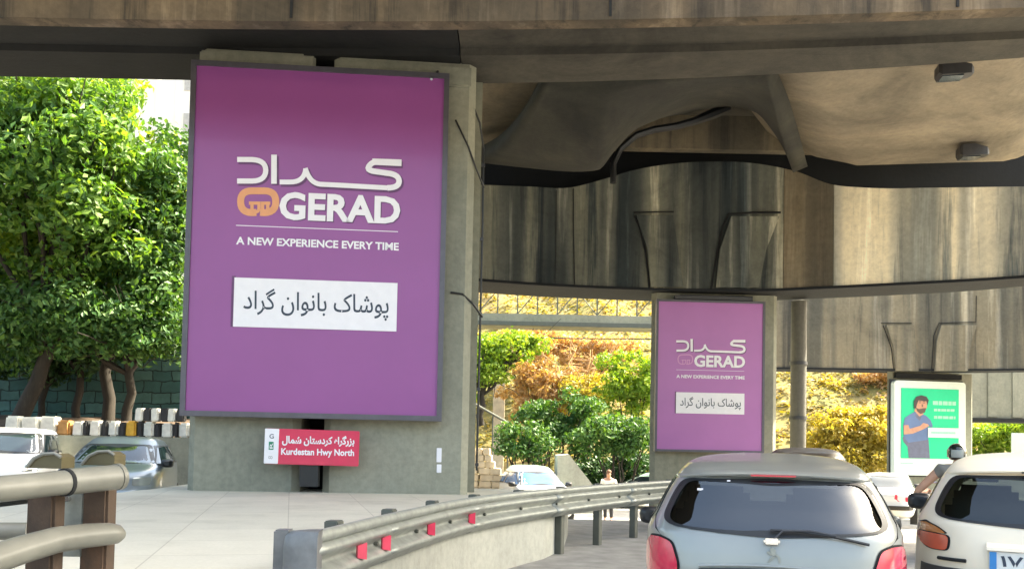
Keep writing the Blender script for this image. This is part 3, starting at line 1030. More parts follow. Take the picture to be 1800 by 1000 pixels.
# green advertising board
b3 = thing('advertising_board', 'green advertising board in a pale frame with a bearded man pointing at text', 'billboard', (15.245, 34, 0.557), 0.156)
w, h = 3.144, 3.781
fr = MB()
out = rr(w / 2, h / 2, w / 2, h / 2, 0.14)
fr.prism([(x, 0, z) for x, z in out], (0, 0.25, 0))
fr.build('frame', 'ad_white', b3)
MB().box((w / 2, 0.265, h / 2), (w + 0.12, 0.03, h + 0.12)).build('backing', 'black', b3)
gp = MB().box((1.555, -0.012, 2.08), (2.53, 0.02, 2.80)).build('printed_panel', 'ad_green', b3)


def flat(pts, y, mat, name, parent):
    return MB().prism([(x, y, z) for x, z in pts], (0, 0.004, 0)).build(name, mat, parent)


U = lambda px, py: (0.29 + (px - 1584) / 101.0 * 2.53, 3.48 - (py - 683) / 122.0 * 2.80)
yy = -0.028
flat([U(*p) for p in [(1586, 770), (1595, 757), (1600, 755), (1630, 755), (1632, 780), (1634, 804.5), (1597, 804.5), (1595, 785), (1588, 777)]], yy, 'ad_trousers', 'trousers_print', gp)
flat([U(*p) for p in [(1588, 768), (1587, 748), (1590, 735), (1598, 729), (1607, 724), (1618, 726), (1628, 731), (1635, 738), (1639, 748), (1636, 751), (1631, 748), (1631, 772), (1596, 778)]], yy - 0.006, 'ad_shirt', 'shirt_print', gp)
flat([U(*p) for p in [(1606, 722), (1609, 717), (1620, 719), (1622, 728), (1615, 732)]], yy - 0.012, 'ad_skin', 'neck_print', gp)
flat([U(*p) for p in [(1606, 713), (1606, 705), (1611, 700), (1624, 700), (1628, 706), (1628, 716), (1624, 724), (1616, 726), (1610, 721)]], yy - 0.018, 'ad_skin', 'face_print', gp)
flat([U(*p) for p in [(1609, 717), (1614, 719), (1621, 717.5), (1627, 717), (1624, 725), (1617, 727.5), (1611, 723)]], yy - 0.024, 'ad_beard', 'beard_print', gp)
flat([U(*p) for p in [(1605, 718), (1605, 706), (1609, 698), (1618, 695), (1627, 697), (1631, 703), (1629, 712), (1627, 705), (1613, 704), (1610, 712), (1609, 718)]], yy - 0.024, 'ad_hair', 'hair_print', gp)
flat([U(*p) for p in [(1588, 748), (1596, 747), (1598, 754), (1617, 748), (1622, 743), (1630, 745), (1632, 748), (1622, 754), (1604, 762), (1588, 764)]], yy - 0.012, 'ad_skin', 'arm_print', gp)
fe = MB()
for ex_ in (1615.5, 1622.5):
    a, b_ = U(ex_ - 1.6, 708), U(ex_ + 1.6, 709.2)
    fe.box(((a[0] + b_[0]) / 2, yy - 0.026, a[1]), (0.075, 0.004, 0.022))
    fe.box(((a[0] + b_[0]) / 2, yy - 0.026, a[1] + 0.055), (0.095, 0.004, 0.02))
fe.build('eyes_print', 'ad_hair', gp)
a = U(1619.6, 713)
MB().box((a[0], yy - 0.026, a[1]), (0.045, 0.004, 0.10)).build('nose_print', 'ad_beard', gp)
flat([U(*p) for p in [(1607, 727), (1613, 730), (1620, 728), (1616, 740), (1609, 733)]], yy - 0.0085, 'ad_trousers', 'collar_print', gp)
for y0, y1, xa, xb in [(704, 711, 1639, 1680), (717.5, 722, 1641, 1680), (730, 735, 1641, 1679)]:
    t = MB()
    x = xa
    rg2 = random.Random(int(y0))
    while x < xb - 2:
        wd = min(rg2.uniform(4, 10), xb - x)
        a, b_ = U(x, y0), U(x + wd, y1)
        t.prism([(a[0], yy, a[1]), (b_[0], yy, a[1]), (b_[0], yy, b_[1]), (a[0], yy, b_[1])], (0, 0.004, 0))
        x += wd + 1.2
    t.build('text_line', 'ad_text', gp)
a, b_ = U(1630, 751), U(1684, 768)
pb = MB().prism([(a[0], yy - 0.03, a[1]), (b_[0], yy - 0.03, a[1]), (b_[0], yy - 0.03, b_[1]), (a[0], yy - 0.03, b_[1])], (0, 0.02, 0)).build('white_strip', 'ad_white', gp)
a, b_ = U(1635, 757.5), U(1678, 761.5)
MB().box(((a[0] + b_[0]) / 2, yy - 0.034, (a[1] + b_[1]) / 2), (b_[0] - a[0], 0.006, a[1] - b_[1])).build('strip_text', 'ad_text', pb)
MB().box((0.55, -0.004, 0.48), (0.55, 0.006, 0.03)).build('small_print', 'ad_text', b3)

# red street sign low on the large pillar
sg = thing('street_sign', 'red street name sign with white lettering below the largest billboard', 'sign', (-5.343, 13.7, 1.815), 0.08)
MB().box((2.115, 0.045, -0.47), (1.50, 0.05, 0.575), ry=R(0.6), bev=0.01).build('red_panel', 'red', sg)
MB().box((1.465, 0.012, -0.462), (0.225, 0.02, 0.565), ry=R(0.6), bev=0.006).build('white_panel', 'white_print', sg)
MB().box((2.06, 0.19, -0.80), (0.30, 0.22, 0.62)).build('mounting_post', 'black', sg)
letters(persian([W_BOZORG, W_KORD, W_SHOMAL]), 1.63, 2.79, -0.45, -0.27, 0.016, 0.035).build('persian_lettering', 'white_print', sg)
letters('Kurdestan Hwy North', 1.62, 2.79, -0.63, -0.49, 0.016, 0.03).build('latin_lettering', 'white_print', sg)
letters('G', 1.43, 1.50, -0.34, -0.265, 0.001, 0.01).build('shield_mark', 'ink', sg)
gm = MB()
gm.box((1.462, -0.0, -0.455), (0.075, 0.004, 0.13))
gm.build('green_mark', plain('dark_green_print', (0.03, 0.22, 0.12), 0.5), sg)
letters('R', 1.44, 1.49, -0.50, -0.41, -0.004, 0.01, vert=True).build('white_mark', 'white_print', sg)
letters('8', 1.42, 1.49, -0.67, -0.62, 0.001, 0, vert=True).build('grey_mark', 'tower_grey', sg)

# floodlights under the girder
def floodlight(label, px, py, d, ztop, wpx):
    p = at(px, py, d)
    o = thing('floodlight', label, 'lamp', p, R(-10), 'floodlights under the girder')
    s = wpx / 1500 * d
    bm_ = MB()
    bm_.loft([[(x * s, y * s, z * s) for x, y, z in q] for q in (
        [(-0.50, -0.22, -0.10), (-0.50, 0.22, -0.10), (-0.50, 0.22, 0.16), (-0.50, -0.22, 0.16)],
        [(-0.42, -0.3, -0.19), (-0.42, 0.3, -0.19), (-0.42, 0.3, 0.2), (-0.42, -0.3, 0.2)],
        [(0.0, -0.3, -0.19), (0.0, 0.3, -0.19), (0.0, 0.3, 0.22), (0.0, -0.3, 0.22)],
        [(0.42, -0.2, -0.14), (0.42, 0.2, -0.14), (0.42, 0.2, 0.12), (0.42, -0.2, 0.12)],
        [(0.5, -0.12, -0.12), (0.5, 0.12, -0.12), (0.5, 0.12, 0.04), (0.5, -0.12, 0.04)])])
    bm_.build('housing', 'dark_metal', o, True, 30)
    MB().tube([(-0.1 * s, 0, 0.15 * s), (-0.12 * s, 0, ztop - p.z)], 0.06 * s, 8).build('stem', 'dark_metal', o, True)
    MB().box((-0.1 * s, 0, -0.2 * s), (0.6 * s, 0.42 * s, 0.03 * s)).build('lens', 'dark_glass', o)
    return o


floodlight('dark floodlight on a short stem, the nearer and upper of two under the girder', 1678, 126, 14.62, 8.29, 60)
floodlight('dark floodlight on a short stem, the farther and lower of two under the girder', 1710, 268, 18.6, 8.29, 50)

# ------------------------------------------------------------------ guardrail along the island
def offset_path(ys, off):
    pts = []
    for y in ys:
        e = 0.05
        t = Vector((float(rail_x(y + e)) - float(rail_x(y - e)), 2 * e)).normalized()
        n = Vector((t.y, -t.x))
        pts.append((float(rail_x(y)) + n.x * off, y + n.y * off))
    return pts


gr = thing('guardrail', 'grey steel guardrail with red reflectors curving along the paved island', 'guardrail', (-1.2, 5.2, 0))
og = Vector((-1.2, 5.2, 0))
ys = np.linspace(5.2, 17.4, 70)
# W-beam section: t outwards to the road, z height
sec = []
for z in np.linspace(0, 0.33, 27):
    u = z / 0.33
    t = 0.042 * math.cos(2 * math.pi * (u * 2 - 0.5)) + 0.004
    sec.append((t, 0.53 + z))
sec[-1] = (sec[-1][0] - 0.01, sec[-1][1])
rows = []
for y, (cx_, cy_) in zip(ys, offset_path(ys, 0)):
    e = 0.05
    t = Vector((float(rail_x(y + e)) - float(rail_x(y - e)), 2 * e)).normalized()
    n = Vector((t.y, -t.x))
    rows.append([(cx_ + n.x * a, cy_ + n.y * a, z) for a, z in sec])
mb = MB().loft(rows, closed=False)
wb = rel(mb, og).build('rail', 'steel', gr, True, 60)
sm = wb.modifiers.new('thick', 'SOLIDIFY')
sm.thickness = 0.006
top = MB().tube([(x, y, 0.862) for x, y in offset_path(ys, 0.0)], 0.042, 12)
rel(top, og).build('top_tube', 'steel', gr, True)
# rounded end shoe
ex, ey = -1.2, 5.2
sh = MB()
ring = []
for k in range(15):
    a = R(90 + 180 * k / 14)
    ring.append((0.0 + 0.17 * math.cos(a) * 1.3 - 0.02, 0.07 * math.sin(a)))
rows = []
for z, sc in ((0.36, 0.95), (0.42, 1), (0.80, 1), (0.87, 0.96), (0.905, 0.8), (0.915, 0.4)):
    rows.append([(ex + 0.07 + q[0] * sc, ey - 0.0 + q[1] * sc - 0.0, z) for q in ring])
sh.loft(rows)
rel(sh, og).build('end_shoe', 'dull_steel', gr, True, 50)
pb_ = MB().box((ex - 0.20, ey + 0.12, 0.62), (0.10, 0.12, 0.56), bev=0.01)
rel(pb_, og).build('end_bracket', 'dull_steel', gr)
for k, y in enumerate(np.arange(5.9, 17.3, 1.12)):
    x, yy_ = offset_path([y], -0.145)[0]
    base = 0.58 if y < 11.2 else -0.02
    e = 0.05
    ang = math.atan2(2 * e, float(rail_x(y + e)) - float(rail_x(y - e)))
    pm = MB().box((x, yy_, (0.905 + base) / 2), (0.12, 0.10, 0.905 - base), rz=ang, bev=0.008)
    po = rel(pm, og).build('post', 'steel_dark', gr)
    bo = MB().box((*offset_path([y], -0.075)[0], 0.70), (0.12, 0.06, 0.26), rz=ang)
    rel(bo, og).build('spacer_block', 'steel_dark', gr)
for y in np.arange(6.4, 15, 0.95):
    x, yy_ = offset_path([y], -0.035)[0]
    q = MB().tube([(*offset_path([y], -0.03)[0], 0.695), (*offset_path([y], 0.0)[0], 0.695)], 0.016, 8)
    rel(q, og).build('bolt', 'steel_dark', gr)
for y in (6.55, 8.8, 11.05, 13.3):
    rows = []
    for yy2 in (y, y + 0.32):
        e = 0.05
        t = Vector((float(rail_x(yy2 + e)) - float(rail_x(yy2 - e)), 2 * e)).normalized()
        n = Vector((t.y, -t.x))
        cx_, cy_ = offset_path([yy2], 0.007)[0]
        rows.append([(cx_ + n.x * a, cy_ + n.y * a, z) for a, z in sec])
    so2 = rel(MB().loft(rows, closed=False), og).build('splice_plate', 'steel', gr, True, 60)
    th_ = so2.modifiers.new('thick', 'SOLIDIFY')
    th_.thickness = 0.006
for px, py in [(626, 977), (670, 963), (750, 943), (823, 920)]:
    d = 7.0
    for _ in range(8):
        d = max(5.3, min(12, d + ((at(px, py, d).x - float(rail_x(d))) > 0) * 0 + 0))
        ds = np.linspace(5.25, 12, 400)
        d = float(ds[np.argmin([abs(at(px, py, q).x - float(rail_x(q))) for q in ds])])
        break
    x, yy_ = offset_path([d], 0.03)[0]
    e = 0.05
    ang = math.atan2(2 * e, float(rail_x(d + e)) - float(rail_x(d - e)))
    z = 0.695
    q = MB()
    q.prism([(-0.032, -0.0, -0.045), (0.036, 0.0, -0.058), (0.036, 0.0, 0.058), (-0.032, 0.0, 0.04)], (0, -0.03, 0))
    mt = Matrix.Translation((x, yy_, z)) @ Matrix.Rotation(ang - R(48), 4, 'Z')
    q.v = [tuple(mt @ Vector(p)) for p in q.v]
    rel(q, og).build('reflector', 'red_refl', gr)

# ------------------------------------------------------------------ pipe railing at the left
pr = thing('pipe_railing', 'thick cream pipe railing on brown posts at the left edge', 'railing', at(165, 1000, 4.8) * Vector((1, 1, 0)) if False else (0, 0, 0))
T = lambda px, py, d: tuple(at(px, py, d))
o_ = MB().tube([T(-160, 872, 3.9), T(0, 859, 4.25), T(60, 853, 4.42), T(118, 847, 4.6)], [0.066] * 4, 20).build('upper_pipe', 'pipe', pr, True)
MB().tube([T(117, 847, 4.6), T(160, 842.5, 4.72), T(205, 838, 4.85)], 0.071, 20).build('pipe_sleeve', 'pipe', pr, True)
MB().tube([T(112, 847.5, 4.585), T(118, 847, 4.605)], 0.0755, 20).build('weld_band', 'groove', pr, True)
MB().tube([T(204, 838, 4.846), T(211, 837, 4.87)], 0.0755, 20).build('weld_band', 'pipe', pr, True)
lp = [T(-160, 1040, 3.75), T(-40, 992, 4.1), T(40, 965, 4.35), T(100, 948, 4.55), T(150, 941, 4.72), T(190, 938, 4.85)]
MB().tube(lp + [T(206, 938, 4.90), T(214, 939, 4.93)], [0.075, 0.075, 0.073, 0.070, 0.068, 0.064, 0.055, 0.032], 20).build('lower_pipe', 'pipe', pr, True)
MB().tube([T(-120, 934, 4.9), T(-40, 933, 5.0), T(46, 933, 5.1)], 0.052, 16).build('back_pipe', 'pipe', pr, True)
for px, d in ((72, 4.66), (166, 4.93)):
    a = at(px, 1000, d)
    t = at(px, 832 if px > 100 else 838, d)
    po = MB().box((a.x, a.y + 0.03, t.z / 2), (0.15, 0.13, t.z), bev=0.015).build('post', 'post', pr)
    # curved cap plate rising over the pipe
    cp = MB()
    pts = [(-0.10, -0.005), (0.085, -0.005), (0.085, 0.055), (0.05, 0.075), (-0.01, 0.07), (-0.06, 0.045)]
    cp.prism([(a.x + 0.035 + u, a.y - 0.06, t.z + 0.055 + v) for u, v in pts], (0, 0.14, 0))
    cp.build('cap', plain('olive_cap_paint', (0.09, 0.075, 0.035), 0.6), po)
    rim = MB().tube([(a.x + 0.035 + u, a.y - 0.065, t.z + 0.057 + v) for u, v in pts[2:] + [pts[0]]], 0.010, 6)
    rim.build('cap_rim', 'pipe', po)
a = at(118, 905, 4.85)
MB().box((a.x, a.y + 0.06, a.z - 0.06), (0.125, 0.02, 0.36), bev=0.005).build('joint_plate', 'steel', pr)
MB().tube([(a.x - 0.02, a.y + 0.05, a.z + 0.09), (a.x - 0.02, a.y + 0.02, a.z + 0.09)], 0.016, 10).build('bolt', 'chrome', pr, True)


# ------------------------------------------------------------------ vehicles
def round_poly(pts, r, n=6):
    out = []
    m_ = len(pts)
    for i in range(m_):
        p, a, b = Vector(pts[i]), Vector(pts[i - 1]), Vector(pts[(i + 1) % m_])
        rr_ = r[i] if hasattr(r, '__len__') else r
        da, db = (a - p), (b - p)
        ra, rb = min(rr_, da.length * 0.45), min(rr_, db.length * 0.45)
        s, e = p + da.normalized() * ra, p + db.normalized() * rb
        out += bez(tuple(s), tuple(p), tuple(e), n)
        # extra points along the edge
        nx = b + (Vector(pts[i]) - b).normalized() * min(r[(i + 1) % m_] if hasattr(r, '__len__') else r, (p - b).length * 0.45)
        k = max(2, int((nx - e).length / 0.06))
        for q in range(1, k):
            t = q / k
            out.append(tuple(e.lerp(nx, t)))
    return out


BB = {}


def inside(x, z, poly):
    key = id(poly)
    if key not in BB:
        q = np.array(poly)
        BB[key] = (poly, q[:, 0].min(), q[:, 0].max(), q[:, 1].min(), q[:, 1].max())
    _, a0, a1, b0, b1 = BB[key]
    if not (a0 <= x <= a1 and b0 <= z <= b1):
        return False
    c = False
    n = len(poly)
    j = n - 1
    for i in range(n):
        if (poly[i][1] > z) != (poly[j][1] > z) and x < (poly[j][0] - poly[i][0]) * (z - poly[i][1]) / (poly[j][1] - poly[i][1]) + poly[i][0]:
            c = not c
        j = i
    return c


HATCH = [  # z, rear y, front y, half width
    (0.20, 0.16, 3.66, 0.72), (0.26, 0.07, 3.76, 0.78), (0.38, 0.01, 3.83, 0.815), (0.52, 0.0, 3.84, 0.826), (0.58, 0.015, 3.83, 0.83),
    (0.63, 0.075, 3.78, 0.828), (0.75, 0.085, 3.70, 0.826), (0.84, 0.10, 3.55, 0.82), (0.90, 0.115, 3.30, 0.81), (0.945, 0.13, 2.95, 0.80), (1.00, 0.165, 2.78, 0.775),
    (1.10, 0.235, 2.58, 0.72), (1.20, 0.30, 2.36, 0.665), (1.27, 0.345, 2.18, 0.62), (1.32, 0.44, 2.05, 0.585), (1.36, 0.66, 1.95, 0.55), (1.395, 1.0, 1.86, 0.48), (1.42, 1.25, 1.74, 0.34), (1.428, 1.4, 1.6, 0.12)]
SEDAN = [
    (0.20, 0.16, 4.1, 0.72), (0.28, 0.05, 4.2, 0.79), (0.45, 0.0, 4.28, 0.82), (0.56, 0.0, 4.28, 0.825), (0.62, 0.05, 4.24, 0.825), (0.78, 0.06, 4.1, 0.82), (0.88, 0.12, 3.7, 0.81),
    (0.93, 0.35, 3.3, 0.80), (0.97, 0.72, 3.05, 0.78), (1.08, 0.92, 2.85, 0.73), (1.2, 1.12, 2.62, 0.67), (1.29, 1.30, 2.42, 0.62), (1.35, 1.5, 2.25, 0.56), (1.39, 1.75, 2.1, 0.42), (1.40, 1.85, 2.0, 0.15)]
VAN = [
    (0.22, 0.1, 4.3, 0.76), (0.3, 0.02, 4.4, 0.82), (0.5, 0.0, 4.45, 0.85), (0.6, 0.02, 4.43, 0.85), (0.8, 0.04, 4.3, 0.85), (0.95, 0.06, 4.05, 0.845), (1.05, 0.09, 3.5, 0.83),
    (1.25, 0.14, 3.2, 0.79), (1.42, 0.20, 2.95, 0.75), (1.52, 0.30, 2.75, 0.71), (1.57, 0.55, 2.55, 0.64), (1.60, 0.9, 2.4, 0.48), (1.605, 1.2, 2.2, 0.2)]


class Car:
    def __init__(self, label, paint, prof, loc, rz, n=4.6, zk=1.0, fine=True, group=None, glass='glass'):
        self.root = thing('car', label, 'car', loc, rz, group)
        self.paint, self.n, self.fine, self.glass = paint, n, fine, glass
        P = np.array(prof, float)
        P[:, 0] *= zk
        zz = np.arange(P[0, 0], P[-1, 0] + 1e-6, 0.004)
        cols = []
        k = np.exp(-np.linspace(-2, 2, 11) ** 2)
        k /= k.sum()
        for c in (1, 2, 3):
            v = np.interp(zz, P[:, 0], P[:, c])
            vp = np.concatenate([[v[0]] * 5, v, [v[-1]] * 5])
            cols.append(np.convolve(vp, k, 'valid'))
        self.zz, (self.yr, self.yfr, self.hw) = zz, cols
        self.z0, self.z1 = zz[0], zz[-1]
        self.prof = P

    def prm(self, z):
        yr, yf_, w = (np.interp(z, self.zz, c) for c in (self.yr, self.yfr, self.hw))
        return (yr + yf_) / 2, (yf_ - yr) / 2, w

    def pt(self, th, z):
        cy, a, w = self.prm(z)
        c, s = math.cos(th), math.sin(th)
        e = 2 / self.n
        return (w * math.copysign(abs(c) ** e, c), cy + a * math.copysign(abs(s) ** e, s), z)

    def rear(self, x, z, off=0.0, front=False):
        cy, a, w = self.prm(z)
        k = max(0.0, 1 - min(1, abs(x) / w) ** self.n) ** (1 / self.n)
        return (x, cy + a * k + off, z) if front else (x, cy - a * k - off, z)

    def side(self, y, z, sgn, off=0.0):
        cy, a, w = self.prm(z)
        k = max(0.0, 1 - min(1, abs(y - cy) / a) ** self.n) ** (1 / self.n)
        return (sgn * (w * k + off), y, z)

    def patch(self, name, mat, outline, mapf, off, parent, r0=0.0, r1=1.0, smooth=True):
        o = np.array(outline)
        c = o.mean(0)
        mb = MB()
        rows = []
        if r0:
            for dd in (r0, r1):
                rows.append([mapf(*(c + (q - c) * (1 + dd / np.hypot(*(q - c)))), off) for q in o])
        else:
            for r in np.linspace(0, r1, 7):
                rows.append([mapf(*(c + (q - c) * max(r, 0.001)), off) for q in o])
        mb.loft(rows, closed=True, cap=False)
        return mb.build(name, mat, parent, smooth, 60)

    def scaled(self, outline, k):
        o = np.array(outline)
        c = o.mean(0)
        return [tuple(c + (q - c) * k) for q in o]

    def body(self, holes):
        """holes: (kind, outline)"""
        ref = np.linspace(-math.pi, math.pi, 4000)
        pts = np.array([self.pt(t, 0.7)[:2] for t in ref])
        seg = np.r_[0, np.cumsum(np.hypot(*np.diff(pts, axis=0).T))]
        nth = 640 if self.fine else 130
        th = np.interp(np.linspace(0, seg[-1], nth, endpoint=False), seg, ref)
        zs = np.unique(np.concatenate([np.arange(self.z0, self.z1, 0.011 if self.fine else 0.045), self.zz[-1:], np.linspace(self.z1 - 0.07, self.z1, 7)]))
        V = [self.pt(t, z) for z in zs for t in th]
        F = []
        cyz = [self.prm(z)[0] for z in zs]
        nt_ = len(th)
        for j in range(len(zs) - 1):
            for i in range(nt_):
                i2 = (i + 1) % nt_
                q = (j * nt_ + i, j * nt_ + i2, (j + 1) * nt_ + i2, (j + 1) * nt_ + i)
                c = [(V[q[0]][k] + V[q[2]][k]) / 2 for k in range(3)]
                cy = cyz[j]
                skip = False
                for kind, ol in holes:
                    if kind == 'rear' and c[1] < cy and inside(c[0], c[2], ol):
                        skip = True
                    elif kind == 'front' and c[1] > cy and inside(c[0], c[2], ol):
                        skip = True
                    elif kind == 'side' and inside(c[1], c[2], ol) and abs(c[0]) > 0.3:
                        skip = True
                if not skip:
                    F.append(q)
        F.append(tuple((len(zs) - 1) * nt_ + i for i in range(nt_)))
        mb = MB()
        mb.v, mb.f = V, F
        o = mb.build('body', self.paint, self.root, True, 50)
        s = o.modifiers.new('thick', 'SOLIDIFY')
        s.thickness = 0.02
        s.offset = -1
        return o

    def window(self, kind, name, outline, sgn=1, seal='black'):
        f = {'rear': lambda a, b, o: self.rear(a, b, o), 'front': lambda a, b, o: self.rear(a, b, o, True), 'side': lambda a, b, o: self.side(a, b, sgn, o)}[kind]
        w = self.patch(name, self.glass, outline, f, 0.004, self.root)
        self.patch('seal', seal, outline, f, 0.007, w, -0.05 if kind == 'front' else -0.026, 0.016)
        return w

    def wheels(self, r=0.29, yw=(0.62, 3.06), x=0.72):
        for y in yw:
            for s in (-1, 1):
                t = MB()
                ring = []
                for k in range(25):
                    a = 2 * math.pi * k / 24
                    ring.append([(s * (x - 0.09), y + (r - 0.06) * math.cos(a), r + (r - 0.06) * math.sin(a)), (s * (x - 0.09), y + r * math.cos(a), r + r * math.sin(a)), (s * (x + 0.09), y + r * math.cos(a), r + r * math.sin(a)), (s * (x + 0.10), y + (r - 0.07) * math.cos(a), r + (r - 0.07) * math.sin(a))])
                t.loft(ring, closed=True, cap=False)
                wo = t.build('wheel', 'rubber', self.root, True, 40)
                q = MB().tube([(s * (x + 0.02), y, r), (s * (x + 0.085), y, r)], [r - 0.06, r - 0.10], 20)
                q.build('rim', 'chrome', wo, True, 30)

    def interior(self, belt=0.9):
        zf = belt - 0.5
        MB().box((0, 1.7, zf), (1.3, 2.6, 0.1)).build('cabin_floor', 'interior', self.root)
        MB().box((0, 0.72, zf + 0.36), (1.22, 0.16, 0.62), rx=R(-14), bev=0.05).build('rear_seat', 'interior', self.root)
        for s in (-1, 1):
            sm_ = MB().box((s * 0.36, 1.55, zf + 0.42), (0.46, 0.13, 0.66), rx=R(-14), bev=0.05)
            st = sm_.build('front_seat', 'interior', self.root)
            MB().box((s * 0.36, 1.45, zf + 0.86), (0.25, 0.09, 0.17), rx=R(-10), bev=0.035).build('headrest', 'interior', st)
        MB().box((0, 2.45, zf + 0.40), (1.35, 0.4, 0.22), bev=0.05).build('dashboard', 'interior', self.root)
        MB().box((0.0, 2.12, belt + 0.32), (0.22, 0.03, 0.06), bev=0.012).build('interior_mirror', 'black', self.root)

    def mirror(self, y=2.45, z=0.93, mat=None, sides=(-1, 1)):
        for s in sides:
            w = self.side(y, z, s)[0]
            m_ = MB()
            c = (w + s * 0.13, y, z + 0.03)
            rows = []
            for t, a, b in ((-0.09, 0.055, 0.045), (-0.06, 0.09, 0.07), (0.0, 0.105, 0.075), (0.06, 0.08, 0.06), (0.10, 0.04, 0.035)):
                rows.append([(c[0] + a * math.copysign(abs(math.cos(q)) ** 0.6, math.cos(q)), c[1] + t, c[2] + b * math.copysign(abs(math.sin(q)) ** 0.6, math.sin(q))) for q in np.linspace(0, 2 * math.pi, 20, endpoint=False)])
            m_.loft(rows)
            mo = m_.build('side_mirror', mat or 'black', self.root, True, 40)
            MB().box((w + s * 0.02, y + 0.02, z), (0.10, 0.06, 0.05)).build('mirror_stalk', 'black', mo)


# outline helpers for the hatchback
def hatch_windows(k=1.0):
    rear = round_poly([(-0.53, 1.262 * k), (0.53, 1.262 * k), (0.595, 1.16 * k), (0.645, 1.03 * k), (0.60, 0.985 * k), (0.30, 0.962 * k), (0, 0.955 * k), (-0.30, 0.962 * k), (-0.60, 0.985 * k), (-0.645, 1.03 * k), (-0.595, 1.16 * k)],
                      [0.07, 0.07, 0.1, 0.05, 0.1, 0.2, 0.2, 0.2, 0.1, 0.05, 0.1])
    front = round_poly([(-0.50, 1.29 * k), (0.50, 1.29 * k), (0.66, 0.985 * k), (-0.66, 0.985 * k)], 0.08)
    s1 = round_poly([(1.58, 1.25 * k), (1.58, 0.965 * k), (2.50, 0.955 * k), (2.06, 1.25 * k)], 0.05)
    s2 = round_poly([(0.72, 1.225 * k), (0.62, 1.04 * k), (0.75, 0.985 * k), (1.48, 0.97 * k), (1.48, 1.25 * k)], 0.05)
    return rear, front, s1, s2


def near_hatch(label, paint, loc, rz, zk, glass, group=None):
    c = Car(label, paint, HATCH, loc, rz, zk=zk, glass=glass, group=group)
    rw, fw_, s1, s2 = hatch_windows(zk)
    c.body([('rear', rw), ('front', fw_), ('side', s1), ('side', s2)])
    c.rw = c.window('rear', 'rear_window', rw)
    c.window('front', 'windscreen', fw_)
    for s in (-1, 1):
        c.window('side', 'side_window', s1, s)
        c.window('side', 'side_window', s2, s)
    c.interior(0.93 * zk)
    c.wheels()
    return c


SIL = near_hatch('silver hatchback seen from behind, nearest car in the lane beside the guardrail', 'silver', (1.50, 4.86, 0), R(-15.5), 1.0, 'glass')


def hatch_tail(c, zk, lamp_mats, lamp, plate=True):
    root = c.root
    # spoiler lip over the window
    sp = MB()
    rows = []
    for x in np.linspace(-0.60, 0.60, 41):
        u = abs(x) / 0.60
        zc = (1.305 - 0.03 * u ** 3) * zk
        y0 = c.rear(x * 0.98, 1.29 * zk)[1]
        t = 1 - u ** 6 * 0.6
        rows.append([(x, y0 - 0.065 * t, zc - 0.012), (x, y0 - 0.07 * t, zc - 0.002), (x, y0 - 0.03, zc + 0.016 * t), (x, y0 + 0.17, zc + 0.026 * t), (x, y0 + 0.17, zc - 0.01), (x, y0 + 0.01, zc - 0.03)])
    sp.loft(rows)
    so_ = sp.build('roof_spoiler', c.paint, root, True, 50)
    y0 = c.rear(0, 1.29 * zk)[1]
    MB().box((0, y0 - 0.062, 1.297 * zk), (0.27, 0.022, 0.016), bev=0.006).build('stop_lamp', 'red_lamp' if lamp == 's' else 'groove', so_)
    # lamps wrap the corner
    for s in (-1, 1):
        for (nm, mt, ol) in lamp_mats:
            pts = round_poly(ol, 0.035, 4)
            # outline runs along the corner: first number is distance round the corner from the lamp's inner edge
            th = np.linspace(-math.pi / 2, -0.02, 500)

            def corner(a, z, off, s=s, c=c):
                q = np.array([c.pt(t, z) for t in th])
                L = np.r_[0, np.cumsum(np.hypot(np.diff(q[:, 0]), np.diff(q[:, 1])))]
                x = np.interp(a, L, q[:, 0])
                y = np.interp(a, L, q[:, 1])
                dx, dy = np.interp(a + 0.01, L, q[:, 0]) - x, np.interp(a + 0.01, L, q[:, 1]) - y
                nn = math.hypot(dx, dy) or 1
                return (s * (x + dy / nn * off), y - dx / nn * off, z)
            lo = c.patch(nm, mt, pts, corner, 0.012, root)
            c.patch('lamp_seam', 'groove', pts, corner, 0.004, lo, -0.01, 0.012)


hatch_tail(SIL, 1.0, [('tail_light', 'red_lamp', [(0.60, 0.885), (0.70, 0.905), (0.86, 0.90), (1.0, 0.84), (0.97, 0.70), (0.86, 0.64), (0.56, 0.65), (0.55, 0.76)])], 's')
# wiper, tailgate grip line, emblem, seams
c = SIL
wm = MB()
pv = c.rear(0.0, 0.925, 0.03)
wm.box((pv[0] - 0.01, pv[1], pv[2]), (0.09, 0.05, 0.035), bev=0.01)
wo = wm.build('wiper', 'chrome', c.root)
arm = [c.rear(0.02, 0.955, 0.035), c.rear(0.12, 0.985, 0.03), c.rear(0.30, 0.97, 0.03), c.rear(0.50, 0.945, 0.03)]
MB().tube([c.rear(-0.02, 0.985, 0.03), c.rear(0.14, 0.985, 0.03), c.rear(0.32, 0.965, 0.03), c.rear(0.52, 0.925, 0.028)], 0.009, 6).build('wiper_blade', 'black', wo)
MB().tube([c.rear(0.0, 0.935, 0.04), c.rear(0.05, 0.985, 0.042), c.rear(0.2, 0.99, 0.038), c.rear(0.34, 0.968, 0.036)], 0.007, 6).build('wiper_arm', 'dark_metal', wo)
